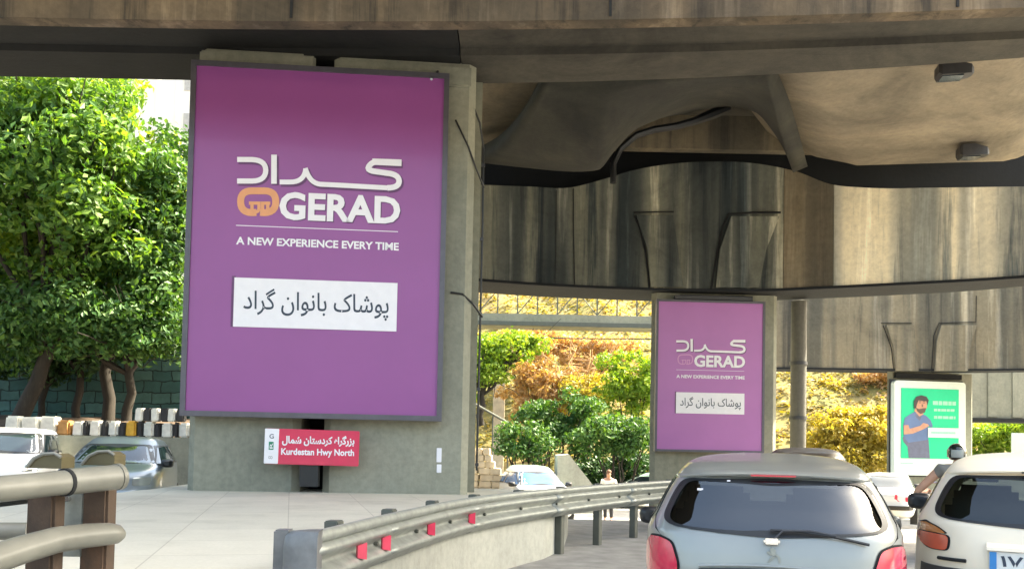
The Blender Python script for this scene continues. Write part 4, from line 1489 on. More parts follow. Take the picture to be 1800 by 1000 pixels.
# tailgate outline seam
sm_ = MB()
for s in (-1, 1):
    sm_.tube([c.rear(s * 0.55, 0.64, 0.003), c.rear(s * 0.57, 0.78, 0.003), c.rear(s * 0.625, 0.885, 0.003), c.rear(s * 0.70, 0.95, 0.004), c.rear(s * 0.715, 1.02, 0.004), c.rear(s * 0.655, 1.16, 0.004), c.rear(s * 0.60, 1.26, 0.004)], 0.005, 6)
sm_.build('tailgate_seam', 'groove', c.root)
MB().tube([c.rear(x, 0.735 + 0.02 * (1 - (x / 0.42) ** 2), 0.012) for x in np.linspace(-0.42, 0.42, 15)], 0.013, 8).build('tailgate_trim', 'dark_metal', c.root)
MB().tube([c.rear(x, 0.762 + 0.02 * (1 - (x / 0.42) ** 2), 0.01) for x in np.linspace(-0.42, 0.42, 15)], 0.010, 8).build('grip_strip', 'silver', c.root)
# rampant animal emblem
em = MB()
e0 = c.rear(0, 0.845)[1] - 0.012
for pts in ([(-0.02, 0.035), (-0.005, 0.045), (0.012, 0.03), (0.012, 0.0), (0.0, -0.01), (-0.012, 0.005)], [(-0.012, 0.012), (-0.032, 0.022), (-0.036, 0.012), (-0.014, -0.002)], [(0.0, -0.005), (-0.02, -0.02), (-0.034, -0.04), (-0.022, -0.042), (0.0, -0.025), (0.01, -0.008)], [(0.012, 0.0), (0.026, -0.018), (0.028, -0.042), (0.04, -0.042), (0.038, -0.012), (0.016, 0.012)]):
    em.prism([(x, e0, 0.845 + z) for x, z in pts], (0, 0.012, 0))
em.build('emblem', 'steel', c.root)
MB().box((0.0, c.rear(0, 0.68)[1] - 0.012, 0.675), (0.52, 0.012, 0.115), bev=0.004).build('number_plate', 'plate', c.root)
MB().box((0, -0.005, 0.46), (1.2, 0.03, 0.06), bev=0.012).build('bumper_strip', 'dark_metal', c.root)
c.mirror(2.42, 0.84, 'black', (-1,))
c.mirror(2.42, 0.84, 'silver', (1,))
for x, z, sx in ((-0.43, 1.20, 0.035), (-0.26, 1.255, 0.02)):
    q = c.rear(x, z, 0.006)
    MB().box(q, (sx, 0.003, 0.014)).build('window_sticker', 'white_print', c.rw)

WHT = near_hatch('cream white hatchback at the right edge beside the silver hatchback', 'cream', (3.36, 5.36, 0), R(-30), 1.03, 'glass_green')
z_ = 1.03
hatch_tail(WHT, z_, [('tail_light', 'orange_lamp', [(0.56, 0.90), (0.70, 0.905), (0.82, 0.905), (0.99, 0.90), (1.0, 0.87), (0.86, 0.825), (0.70, 0.80), (0.57, 0.80)]), ('indicator_light', 'amber_lamp', [(0.57, 0.91), (0.66, 0.955), (0.78, 0.975), (0.97, 0.965), (1.0, 0.91), (0.80, 0.912)])], 'w')
c = WHT
MB().tube([c.rear(x, 0.745, 0.014) for x in np.linspace(-0.62, -0.45, 6)], 0.012, 8).build('bumper_vent', 'groove', c.root)
bs = MB()
bs.loft([[c.rear(x, 0.57, 0.0), c.rear(x, 0.57, 0.045), c.rear(x, 0.66, 0.05), c.rear(x, 0.69, 0.03), c.rear(x, 0.69, 0.0)] for x in np.linspace(-0.74, 0.74, 31)])
bs.build('bumper_strip', 'dark_metal', c.root, True, 40)
hd = MB().loft([[c.rear(x, 0.875, 0.0), c.rear(x, 0.85, 0.045), c.rear(x, 0.83, 0.05), c.rear(x, 0.83, 0.0)] for x in np.linspace(-0.33, 0.33, 13)])
hd.build('plate_lamp_hood', 'cream', c.root, True, 40)
q = c.rear(0, 0.765)
np_ = MB().box((-0.05, q[1] - 0.016, 0.765), (0.53, 0.012, 0.12), bev=0.004).build('number_plate', 'plate', c.root)
MB().box((-0.293, q[1] - 0.025, 0.765), (0.04, 0.006, 0.112)).build('plate_band', 'plate_blue', np_)
letters('\u06f1\u06f7\u06f5', -0.25, -0.05, 0.73, 0.80, q[1] - 0.0255, 0.02).build('plate_lettering', 'ink', np_)
letters('\u06f3\u06f8', 0.02, 0.16, 0.73, 0.80, q[1] - 0.0255, 0.02).build('plate_lettering', 'ink', np_)
q = c.rear(0, 0.925)
em = MB()
for pts in ([(-0.02, 0.035), (-0.005, 0.045), (0.012, 0.03), (0.012, 0.0), (0.0, -0.01), (-0.012, 0.005)], [(-0.012, 0.012), (-0.032, 0.022), (-0.036, 0.012), (-0.014, -0.002)], [(0.0, -0.005), (-0.02, -0.02), (-0.034, -0.04), (-0.022, -0.042), (0.0, -0.025), (0.01, -0.008)], [(0.012, 0.0), (0.026, -0.018), (0.028, -0.042), (0.04, -0.042), (0.038, -0.012), (0.016, 0.012)]):
    em.prism([(x, q[1] - 0.012, 0.925 + z) for x, z in pts], (0, 0.012, 0))
em.build('emblem', 'steel', c.root)
c.mirror(2.42, 0.98, 'black', (-1,))
c.mirror(2.42, 0.98, 'cream', (1,))
MB().tube([(-0.36, 0.75, 1.36), (-0.37, 0.80, 1.40)], 0.012, 8).build('roof_mark', 'dark_metal', c.root)


def far_car(label, paint, prof, loc, rz, glass, front, zk=1.0, roof=1.40, belt=0.95, windows=None, extra=None):
    c = Car(label, paint, prof, loc, rz, zk=zk, fine=False, glass=glass)
    c.body([])
    P = c.prof
    zb, zt = belt * zk, roof * zk
    w = lambda z: c.prm(z)[2]
    rw = round_poly([(-w(zt) * 0.80, zt), (w(zt) * 0.80, zt), (w(zb) * 0.80, zb), (-w(zb) * 0.80, zb)], 0.06)
    c.window('rear', 'rear_window', rw)
    c.window('front', 'windscreen', round_poly([(-w(zt) * 0.84, zt), (w(zt) * 0.84, zt), (w(zb) * 0.86, zb), (-w(zb) * 0.86, zb)], 0.06))
    cyb, ab, _ = c.prm(zb)
    cyt, at_, _ = c.prm(zt)
    y0, y1 = cyb - ab * 0.80, cyb + ab * 0.88
    t0, t1 = cyt - at_ * 0.80, cyt + at_ * 0.86
    mid = (t0 + t1) / 2
    for s in (-1, 1):
        c.window('side', 'side_window', round_poly([(mid + 0.05, zt - 0.02), (t1, zt - 0.02), (y1 - 0.05, zb), (mid + 0.05, zb)], 0.04), s)
        c.window('side', 'side_window', round_poly([(t0, zt - 0.02), (mid - 0.05, zt - 0.02), (mid - 0.05, zb), (y0 + 0.05, zb)], 0.04), s)
        for fr_ in (False, True):
            zl = belt * zk - 0.2
            ol = round_poly([(s * 0.50, zl), (s * 0.74, zl), (s * 0.74, zl - 0.13), (s * 0.50, zl - 0.13)], 0.03)
            c.patch('headlight' if fr_ else 'tail_light', 'visor' if fr_ else 'red_lamp', ol, (lambda a, b, o: c.rear(a, b, o, True)) if fr_ else (lambda a, b, o: c.rear(a, b, o)), 0.012, c.root)
    MB().loft([[c.rear(x, 0.42, 0.0), c.rear(x, 0.42, 0.03), c.rear(x, 0.54, 0.03), c.rear(x, 0.54, 0.0)] for x in np.linspace(-0.70, 0.70, 15)]).build('bumper_strip', 'black', c.root)
    c.wheels(0.29, (0.75, P[3, 2] - 0.8))
    c.mirror(cyb + ab * 0.80, zb - 0.02, None)
    return c


PI = math.pi
far_car('white upright car with dark windscreen at the left edge, facing us', 'white_car', VAN, (-11.45, 20.2, 0), PI + R(22), 'dark_glass', True, 1.0, 1.49, 1.09)
far_car('grey car half hidden by the paved island, left of the largest pillar', 'grey_car', HATCH, (-7.5, 17.3, 0), PI + R(14), 'dark_glass', True, 1.03, 1.28, 0.97)
far_car('white hatchback with blue windscreen beyond the guardrail', 'white_car', HATCH, (0.25, 27.6, -0.80), PI + R(14), 'blue_glass', True, 1.14, 1.28, 0.97)
far_car('pale mint car roof behind the pillar of the smaller purple billboard', 'mint_car', HATCH, (7.6, 36.2, -1.12), R(70), 'dark_glass', False, 1.06, 1.28, 0.97)
far_car('dark brown car ahead of the silver hatchback, mostly hidden by it', 'brown_car', HATCH, (4.85, 14.0, 0.05), R(-18), 'dark_glass', False, 1.02, 1.27, 0.97)
wc = far_car('small white saloon with a red mark on its boot between the two hatchbacks', 'white_car', SEDAN, (10.35, 23.6, -0.55), R(-24), 'dark_glass', False, 1.0, 1.31, 0.99)
q = wc.rear(0.22, 0.80, 0.015)
mm = MB()
mm.prism([(0.15, q[1], 0.70), (0.22, q[1], 0.72), (0.24, q[1], 0.85), (0.30, q[1], 0.84), (0.30, q[1], 0.70), (0.36, q[1], 0.66), (0.16, q[1], 0.66)], (0, 0.008, 0))
mm.build('boot_sticker', 'red_refl', wc.root)
far_car('pale green van behind the white hatchback with the blue windscreen', 'green_truck', VAN, (0.9, 31.6, -1.12), R(8), 'dark_glass', True, 1.12, 1.49, 1.09)


# ------------------------------------------------------------------ people
def skin_figure(name, chains, mat, parent=None, sub=1):
    """one continuous skinned body from joint chains [(points, radii)], rooted at the first point"""
    vs, es, rs = [], [], []
    idx = {}
    for pts, rad in chains:
        prev = None
        for p, r in zip(pts, rad):
            k = tuple(round(a, 4) for a in p)
            if k not in idx:
                idx[k] = len(vs)
                vs.append(p)
                rs.append(r)
            i = idx[k]
            if prev is not None and prev != i:
                es.append((prev, i))
            prev = i
    me = bpy.data.meshes.new(name)
    me.from_pydata(vs, es, [])
    o = bpy.data.objects.new(name, me)
    COL.objects.link(o)
    sk = o.modifiers.new('skin', 'SKIN')
    sk.use_smooth_shade = True
    for i, r in enumerate(rs):
        me.skin_vertices[0].data[i].radius = (r, r)
    me.skin_vertices[0].data[0].use_root = True
    ss = o.modifiers.new('sub', 'SUBSURF')
    ss.levels = ss.render_levels = sub
    bpy.context.view_layer.update()
    nm = bpy.data.meshes.new_from_object(o.evaluated_get(bpy.context.evaluated_depsgraph_get()))
    bpy.data.objects.remove(o)
    nm.materials.clear()
    nm.name = name
    ob = link(name, nm, mat, parent)
    for p in nm.polygons:
        p.use_smooth = True
    return ob


def ball(c, r, seg=20, ring=14):
    bm = bmesh.new()
    bmesh.ops.create_uvsphere(bm, u_segments=seg, v_segments=ring, radius=1)
    bm.verts.index_update()
    mb = MB().add([(c[0] + v.co.x * r[0], c[1] + v.co.y * r[1], c[2] + v.co.z * r[2]) for v in bm.verts], [[v.index for v in f.verts] for f in bm.faces])
    bm.free()
    return mb


def hand(c, d, n, mat, parent, s=1.0, name='hand'):
    """palm, four curled fingers and a side thumb; d = pointing direction, n = palm normal"""
    d, n = Vector(d).normalized(), Vector(n).normalized()
    x = d.cross(n).normalized()
    c = Vector(c)
    ch = [([tuple(c), tuple(c + d * 0.05 * s), tuple(c + d * 0.085 * s)], [0.022 * s, 0.03 * s, 0.028 * s])]
    for k, L in enumerate((0.07, 0.08, 0.075, 0.058)):
        b = c + d * 0.085 * s
        p0 = b + x * (k - 1.5) * 0.021 * s
        ch.append(([tuple(b), tuple(p0), tuple(p0 + d * L * 0.45 * s + n * 0.012 * s), tuple(p0 + d * L * 0.6 * s + n * 0.045 * s), tuple(p0 + d * L * 0.35 * s + n * 0.065 * s)], [0.028 * s] + [0.009 * s] * 3 + [0.008 * s]))
    b = c + d * 0.03 * s
    ch.append(([tuple(c + d * 0.05 * s), tuple(b + x * -0.036 * s), tuple(b + x * -0.058 * s + d * 0.035 * s + n * 0.02 * s), tuple(b + x * -0.05 * s + d * 0.06 * s + n * 0.04 * s)], [0.03 * s, 0.012 * s, 0.01 * s, 0.009 * s]))
    return skin_figure(name, ch, mat, parent, 1)


# motorcyclist in front of the cream hatchback
RX, RY = 6.22, 12.0
mc = thing('motorcycle', 'small motorcycle under the rider, hidden behind the cream white hatchback', 'motorcycle', (RX, RY, 0), R(-20))
for y in (-0.62, 0.62):
    t = MB()
    ring = []
    for k in range(25):
        a = 2 * PI * k / 24
        cxx, czz = math.cos(a), math.sin(a)
        ring.append([(0.045 * math.cos(b), y + (0.27 + 0.045 * math.sin(b)) * cxx, 0.32 + (0.27 + 0.045 * math.sin(b)) * czz) for b in np.linspace(0, 2 * PI, 8, endpoint=False)])
    t.loft(ring, cap=False)
    wo = t.build('wheel', 'rubber', mc, True)
    sp = MB()
    for k in range(10):
        a = 2 * PI * k / 10
        sp.tube([(0, y, 0.32), (0, y + 0.25 * math.cos(a), 0.32 + 0.25 * math.sin(a))], 0.006, 5)
    sp.tube([(-0.06, y, 0.32), (0.06, y, 0.32)], 0.04, 10)
    sp.build('spokes', 'chrome', wo)
fm = MB()
fm.tube([(0, -0.62, 0.32), (0, -0.1, 0.42), (0, 0.25, 0.72), (0, 0.5, 0.95)], 0.03, 8).tube([(0, -0.45, 0.72), (0, 0.2, 0.75)], 0.03, 8).tube([(0.08, 0.62, 0.32), (0.08, 0.42, 0.98)], 0.022, 8).tube([(-0.08, 0.62, 0.32), (-0.08, 0.42, 0.98)], 0.022, 8)
fm.build('frame', 'dark_metal', mc, True)
MB().box((0, 0.02, 0.40), (0.26, 0.34, 0.28), bev=0.04).build('engine', 'steel', mc)
MB().box((0, 0.22, 0.82), (0.26, 0.40, 0.18), bev=0.06).build('tank', 'red_refl', mc)
MB().box((0, -0.28, 0.78), (0.26, 0.62, 0.09), bev=0.035).build('seat', 'black', mc)
MB().tube([(-0.36, 0.30, 1.02), (-0.2, 0.40, 1.03), (0.2, 0.40, 1.03), (0.36, 0.30, 1.02)], 0.014, 8).build('handlebar', 'chrome', mc, True)
MB().tube([(0.16, 0.1, 0.28), (0.17, -0.4, 0.30), (0.18, -0.75, 0.38)], [0.025, 0.04, 0.045], 10).build('exhaust', 'chrome', mc, True)
hl = ball((0, 0.56, 0.90), (0.09, 0.07, 0.09)).build('headlight', 'visor', mc, True)
MB().box((0, -0.66, 0.72), (0.12, 0.05, 0.07), bev=0.015).build('tail_light', 'red_lamp', mc)

rd = thing('person', 'motorcyclist with black helmet and bare arms beside the cream white hatchback', 'person', (RX + 0.04, RY, -0.12), R(-20))
pel, che, nec = (0, -0.22, 0.92), (0, -0.10, 1.20), (0, -0.06, 1.42)
shl, shr = (-0.21, -0.08, 1.35), (0.21, -0.08, 1.35)
skin_figure('body', [
    ([pel, (0, -0.18, 1.05), che, (0, -0.07, 1.34), nec, (0, -0.05, 1.50)], [0.15, 0.14, 0.16, 0.11, 0.06, 0.06]),
    ([(0, -0.07, 1.34), shl, (-0.40, -0.02, 1.14), (-0.52, 0.03, 1.0), (-0.40, 0.18, 1.0), (-0.34, 0.30, 1.045)], [0.11, 0.075, 0.062, 0.052, 0.045, 0.032]),
    ([(0, -0.07, 1.34), shr, (0.36, -0.02, 1.12), (0.43, 0.03, 0.98), (0.40, 0.18, 1.0), (0.34, 0.30, 1.045)], [0.11, 0.075, 0.062, 0.052, 0.045, 0.032]),
    ([pel, (-0.13, -0.16, 0.86), (-0.22, 0.24, 0.80), (-0.20, 0.12, 0.40), (-0.20, 0.14, 0.30)], [0.15, 0.10, 0.07, 0.05, 0.04]),
    ([pel, (0.13, -0.16, 0.86), (0.22, 0.24, 0.80), (0.20, 0.12, 0.40), (0.20, 0.14, 0.30)], [0.15, 0.10, 0.07, 0.05, 0.04])], 'skin', rd, 2)
skin_figure('shirt', [
    ([(0, -0.22, 0.94), (0, -0.18, 1.05), (0, -0.10, 1.20), (0, -0.07, 1.345), (0, -0.062, 1.40)], [0.165, 0.155, 0.178, 0.13, 0.085]),
    ([(0, -0.07, 1.345), (-0.21, -0.08, 1.352), (-0.29, -0.05, 1.24)], [0.13, 0.092, 0.082]),
    ([(0, -0.07, 1.345), (0.21, -0.08, 1.352), (0.29, -0.05, 1.24)], [0.13, 0.092, 0.082])], 'grey_cloth', rd, 2)
skin_figure('trousers', [
    ([(0, -0.22, 0.91), (-0.13, -0.16, 0.86), (-0.22, 0.24, 0.80), (-0.20, 0.12, 0.42)], [0.16, 0.115, 0.085, 0.065]),
    ([(0, -0.22, 0.91), (0.13, -0.16, 0.86), (0.22, 0.24, 0.80), (0.20, 0.12, 0.42)], [0.16, 0.115, 0.085, 0.065])], 'dark_cloth', rd, 1)
for s in (-1, 1):
    hand((s * 0.34, 0.29, 1.045), (s * -0.1, 1, -0.2), (0, 0.1, -1), 'skin', rd)
    MB().box((s * 0.2, 0.18, 0.27), (0.09, 0.26, 0.09), bev=0.03).build('shoe', 'black', rd)
hm = ball((0, -0.02, 1.585), (0.125, 0.15, 0.135), 28, 18)
hm.v = [(x, y, max(z, 1.48)) for x, y, z in hm.v]
ho_ = hm.build('helmet', 'helmet', rd, True)
vz = MB()
rows = []
for a in np.linspace(-1.15, 1.15, 13):
    rows.append([(0.131 * math.sin(a), -0.02 + 0.157 * math.cos(a), z) for z in (1.52, 1.56, 1.60, 1.63)])
vz.loft(rows, closed=False)
vz.build('visor', 'visor', ho_, True)
rows = []
for a in np.linspace(2.6, 3.9, 9):
    rows.append([(0.128 * math.sin(a) * k, -0.02 + 0.153 * math.cos(a) * k, z) for z, k in ((1.52, 0.95), (1.55, 0.995), (1.585, 1.012), (1.625, 0.985))])
MB().loft(rows, closed=False).build('grey_patch', plain('grey_helmet_print', (0.32, 0.34, 0.32), 0.35), ho_, True)

# pale notice board at the right edge
q = at(1806, 787, 30)
nb_ = thing('notice_board', 'pale blank notice board on posts at the right edge beyond the cream hatchback', 'board', (q.x, 30, -1.1), R(-20))
MB().box((0, 0, q.z + 1.1), (1.0, 0.05, 1.05), bev=0.012).build('panel', 'ad_white', nb_)
for sx in (-0.42, 0.42):
    MB().tube([(sx, 0.05, 0), (sx, 0.05, q.z + 1.5)], 0.03, 8).build('post', 'dark_metal', nb_)

# pedestrian beyond the guardrail
PX = at(1070, 850, 29.5)
gp_ = gz(PX.x, 29.5)
ped = thing('person', 'person in white shirt standing beyond the guardrail by the dark hedge', 'person', (PX.x, 29.5, gp_), R(160))
skin_figure('body', [
    ([(0, 0, 0.92), (0, 0.01, 1.1), (0, 0, 1.3), (0, 0, 1.44), (0, 0.01, 1.52), (0, 0.03, 1.60), (0, 0.02, 1.68)], [0.14, 0.13, 0.15, 0.10, 0.06, 0.085, 0.085]),
    ([(0, 0, 1.44), (-0.2, 0, 1.40), (-0.27, 0.02, 1.12), (-0.22, 0.16, 0.96)], [0.10, 0.065, 0.05, 0.035]),
    ([(0, 0, 1.44), (0.2, 0, 1.40), (0.27, 0.02, 1.12), (0.22, 0.16, 0.96)], [0.10, 0.065, 0.05, 0.035]),
    ([(0, 0, 0.92), (-0.1, 0, 0.85), (-0.11, 0.02, 0.48), (-0.11, -0.02, 0.08), (-0.11, 0.12, 0.04)], [0.14, 0.09, 0.065, 0.045, 0.035]),
    ([(0, 0, 0.92), (0.1, 0, 0.85), (0.11, 0.02, 0.48), (0.11, -0.02, 0.08), (0.11, 0.12, 0.04)], [0.14, 0.09, 0.065, 0.045, 0.035])], 'skin_dark', ped, 2)
skin_figure('shirt', [
    ([(0, 0, 0.94), (0, 0.01, 1.1), (0, 0, 1.3), (0, 0, 1.43)], [0.165, 0.16, 0.185, 0.12]),
    ([(0, 0, 1.43), (-0.2, 0, 1.39), (-0.27, 0.02, 1.14)], [0.12, 0.09, 0.075]),
    ([(0, 0, 1.43), (0.2, 0, 1.39), (0.27, 0.02, 1.14)], [0.12, 0.09, 0.075])], 'white_cloth', ped, 2)
skin_figure('trousers', [
    ([(0, 0, 0.92), (-0.1, 0, 0.85), (-0.11, 0.02, 0.48), (-0.11, -0.02, 0.12)], [0.15, 0.105, 0.08, 0.065]),
    ([(0, 0, 0.92), (0.1, 0, 0.85), (0.11, 0.02, 0.48), (0.11, -0.02, 0.12)], [0.15, 0.105, 0.08, 0.065])], 'dark_cloth', ped, 1)
hb = ball((0, 0.0, 1.70), (0.088, 0.10, 0.085))
hb.build('hair', plain('brown_hair', (0.16, 0.085, 0.055), 0.8), ped, True)
for s in (-1, 1):
    hand((s * 0.22, 0.16, 0.96), (0, 0.5, -0.8), (-s, 0.2, 0), 'skin_dark', ped)

# ------------------------------------------------------------------ far left: wall, blocks, trees, tower
sw = thing('stone_wall', 'teal grey stone block wall in the shade behind the left trees', 'wall', (-12, 28, 2.0))
MB().box((-5, 0.3, 1.6), (24, 0.6, 4.2)).build('wall', 'teal_stone', sw)
MB().box((-5, 0.28, 3.78), (24.2, 0.75, 0.15)).build('coping', 'tower_grey', sw)


def kerb_block(n, w, h):
    return MB().box((0, 0, h / 2), (w, 0.32, h), taper=0.9, bev=0.03)


kb_meshes = {}
blocks = []
Yk = 22.0
specs = [(42, 100, 'white'), (73, 104, 'white'), (96, 105, 'white'), (122, 108, 'brown'), (151, 100, 'white'), (172, 99, 'black'), (190, 99, 'white'), (210, 98, 'black'), (226, 98, 'white'), (243, 98, 'black'), (259, 98, 'white'), (16, 97, 'black'), (278, 98, 'yellow'), (296, 98, 'black'), (314, 98, 'white')]
wordc = {'white': 'whitewashed', 'black': 'black', 'yellow': 'yellow', 'brown': 'ochre'}
specs = []
seq = ['white', 'white', 'white', 'brown', 'white', 'black', 'white', 'black', 'white', 'black', 'yellow', 'black', 'white', 'black', 'white', 'black', 'white', 'brown', 'white', 'black', 'white']
x = 12.0
first = {}
ordn = 0
for i, cname in enumerate(seq):
    wpx = 30 if i < 3 else (26 if cname == 'brown' else (19 if cname != 'black' else 11))
    p = at(x + wpx / 2, 760, Yk)
    wm_ = wpx / 1500 * Yk * 0.96
    hh = 0.50 if i < 3 else 0.40
    hh *= random.uniform(0.92, 1.06)
    mbk = MB().box((0, 0, hh / 2), (wm_, 0.32, hh), taper=random.uniform(0.86, 0.96), bev=random.uniform(0.025, 0.05), rz=random.uniform(-0.14, 0.14), ry=random.uniform(-0.05, 0.05))
    o = mbk.build('kerb_block', 'kerb_' + cname, None, True, 35)
    o.location = (p.x, Yk + random.uniform(-0.03, 0.03), 1.455)
    blocks.append((o, cname, x + wpx / 2))
    x += wpx + 0.6
# second tier at the right end, checker of black and white
tier = []
for i, (x, cname) in enumerate([(247, 'white'), (262, 'black'), (274, 'white'), (291, 'black'), (303, 'white'), (318, 'black')]):
    p = at(x, 745, Yk)
    mbk = MB().box((0, 0, 0.17), (0.21, 0.30, 0.34), taper=random.uniform(0.86, 0.96), bev=0.03, rz=random.uniform(-0.14, 0.14), ry=random.uniform(-0.05, 0.05))
    o = mbk.build('kerb_block', 'kerb_' + cname, None, True, 35)
    o.location = (p.x, Yk + 0.02, 1.868)
    tier.append((o, cname, x))
for row, rname in ((blocks, 'row'), (tier, 'upper tier')):
    cnt = {}
    for o, cname, _ in row:
        cnt[cname] = cnt.get(cname, 0) + 1
    seen = {}
    ords = ['first', 'second', 'third', 'fourth', 'fifth', 'sixth', 'seventh', 'eighth', 'ninth', 'tenth', 'eleventh', 'twelfth', 'thirteenth']
    for o, cname, _ in row:
        k = seen.get(cname, 0)
        seen[cname] = k + 1
        if rname == 'row':
            lb = '%s %s kerb block from the left in the long row behind the left cars' % (ords[k], wordc[cname])
        else:
            lb = '%s %s kerb block from the left in the upper tier beside the largest pillar' % (ords[k], wordc[cname])
        tag(o, lb, 'kerb block', 'painted kerb blocks behind the left cars', 'thing')


def limb(mb, a, b, r0, r1, wob=0.15, n=6):
    a, b = Vector(a), Vector(b)
    pts = []
    for i in range(n):
        t = i / (n - 1)
        p = a.lerp(b, t)
        if 0 < i < n - 1:
            p += Vector((random.uniform(-1, 1), random.uniform(-1, 1), random.uniform(-0.3, 0.3))) * wob
        pts.append(p)
    mb.tube(pts, [r0 + (r1 - r0) * i / (n - 1) for i in range(n)], 8)
    return pts


def tree(label, base, trunk_top, tr, crown, nleaf, lsize, mat, seed, cr=0.9, nb=7, group=None, shell=0.3, name='broadleaf_tree'):
    """crown: list of (centre, radii, number of clumps)"""
    random.seed(seed)
    rg = np.random.default_rng(seed)
    o = thing(name, label, 'tree', base, 0, group)
    b = Vector(base)
    tm = MB()
    tt_ = Vector(trunk_top)
    pts = limb(tm, (0, 0, -0.2), tt_ - b, tr, tr * 0.6, tr * 0.7)
    C, Rd = [], []
    for c_, r_, n_ in crown:
        cc, rr_ = clumps(Vector(c_) - b, r_, n_, cr, rg)
        C.append(cc)
        Rd.append(rr_)
        for k in range(nb):
            e = cc[rg.integers(len(cc))]
            s_ = pts[random.choice((-1, -2, -3))]
            q = limb(tm, s_, e, tr * 0.38, 0.02, 0.25)
            for _ in range(2):
                limb(tm, q[3], Vector(e) + Vector(rg.normal(size=3) * 0.6), tr * 0.14, 0.01, 0.12, 4)
    tm.build('trunk', 'trunk', o, True, 60)
    C, Rd = np.concatenate(C), np.concatenate(Rd)
    leaves('crown', mat, o, C, np.stack([Rd, Rd, Rd * 0.72], 1), nleaf, lsize, rg, shell=shell)
    return o


A = lambda px, py, d: tuple(at(px, py, d))
GT = 'trees along the left bank'
tree('bushy green tree on the bank with a leaning dark trunk at the left edge', A(30, 735, 23.5), A(120, 560, 23.8), 0.24,
     [(A(40, 330, 23), (4.0, 1.8, 3.0), 80), (A(150, 250, 23.5), (2.2, 1.5, 1.6), 26), (A(60, 180, 23), (2.6, 1.6, 1.1), 30)], 26000, 0.115, 'leaf_tree', 11, 0.75, 6, GT)
tree('tall lime green tree on the bank, its bright crown reaching the overpass', A(190, 735, 25.5), A(200, 520, 25.5), 0.20,
     [(A(40, 190, 25.5), (3.6, 1.5, 1.6), 46), (A(175, 330, 25), (2.6, 1.5, 2.6), 44), (A(110, 430, 25), (2.6, 1.2, 1.4), 22)], 26000, 0.115, 'leaf_lime', 12, 0.75, 6, GT)
tree('darker tree with forked low branches beside the largest pillar', A(222, 738, 24.5), A(240, 600, 24.5), 0.16,
     [(A(285, 350, 24.6), (1.3, 1.3, 2.6), 40), (A(270, 500, 24.4), (1.5, 1.2, 1.5), 32), (A(170, 520, 24.4), (2.4, 1.2, 1.3), 26), (A(60, 560, 24.2), (2.2, 1.0, 1.3), 34), (A(130, 570, 23.2), (3.0, 0.8, 0.85), 44), (A(285, 585, 24.0), (1.0, 0.8, 0.8), 16)], 24000, 0.10, 'leaf_shrub', 13, 0.6, 5, GT)
tree('slim tree with dark foliage low behind the leaning trunk', A(135, 735, 26.5), A(140, 600, 26.5), 0.14,
     [(A(110, 520, 26.5), (3.0, 1.0, 1.3), 40), (A(10, 500, 26), (1.8, 1.2, 1.8), 24), (A(250, 560, 26.5), (1.4, 0.8, 1.0), 14)], 13000, 0.11, 'leaf_dark', 14, 0.7, 4, GT)

tree('low dark leafy tree whose branches hang over the stone wall behind the white upright car', A(70, 735, 26.8), A(80, 640, 26.8), 0.12,
     [(A(40, 590, 26.8), (2.6, 0.8, 1.3), 40), (A(160, 590, 26.8), (1.8, 0.8, 1.1), 26)], 12000, 0.105, 'leaf_dark', 15, 0.6, 5, GT)

tw = thing('apartment_tower', 'sunlit white apartment tower behind the left trees', 'building', (-28, 66, -1))
MB().box((-2, 6, 22), (26, 12, 44)).build('wall', 'tower_white', tw)
for k in range(17):
    MB().box((-14 + k * 1.55, -0.2, 22), (0.28, 0.4, 43.9)).build('fin', 'tower_white', tw)
for r_ in range(12):
    for k in (1, 4, 7, 10, 13, 15):
        MB().box((-14 + 0.77 + k * 1.55, -0.02, 4 + r_ * 3.3), (0.9, 0.08, 1.5)).build('window', 'tower_grey', tw)

# ------------------------------------------------------------------ centre: footbridge, wall, plants, blocks
fb = thing('footbridge', 'steel footbridge with lattice railing crossing below the curved ramp', 'footbridge', (2.5, 45, 7.5))
a, b_ = at(700, 575, 45), at(1260, 577, 45)
zt = at(995, 554, 45).z
zb_ = at(995, 575, 45).z
L = b_.x - a.x
MB().box(((a.x + b_.x) / 2 - 2.5, 0.6, (zt + zb_) / 2 - 7.5), (L, 1.6, zt - zb_)).build('deck_beam', 'pillar', fb)
MB().box(((a.x + b_.x) / 2 - 2.5, -0.22, zb_ - 7.5 + 0.12), (L, 0.05, 0.22)).build('lower_flange', 'steel_dark', fb)
rl = MB()
ztp = at(995, 512, 45).z
x = a.x
k = 0
while x < b_.x:
    rl.box((x - 2.5, -0.15, (zt + ztp) / 2 - 7.5), (0.07, 0.07, ztp - zt))
    if k % 2 == 0:
        rl.tube([(x - 2.5, -0.15, zt - 7.5), (x + 1.05 - 2.5, -0.15, ztp - 7.5)], 0.03, 6)
    elif k % 3 == 0:
        rl.tube([(x - 2.5, -0.15, ztp - 7.5), (x + 1.05 - 2.5, -0.15, zt - 7.5)], 0.03, 6)
    x += 1.05
    k += 1
rl.box(((a.x + b_.x) / 2 - 2.5, -0.15, ztp - 7.5), (L, 0.09, 0.09))
rl.build('railing', 'steel_dark', fb)
for px in (720, 1240):
    q = at(px, 575, 45)
    MB().box((q.x - 2.5, 0.6, (zb_ - 1.2) / 2 - 7.5 + 0.0), (0.6, 0.6, zb_ + 1.2)).build('column', 'pillar', fb)
q0, q1 = at(800, 590, 43), at(1200, 596, 43)
wl = MB().tube([tuple(q0), tuple((q0 + q1) / 2 + Vector((0, 0, -0.05))), tuple(q1)], 0.035, 6).build('overhead_cable', 'black')
tag(wl, 'single dark cable strung just below the footbridge', 'cable', None, 'thing')

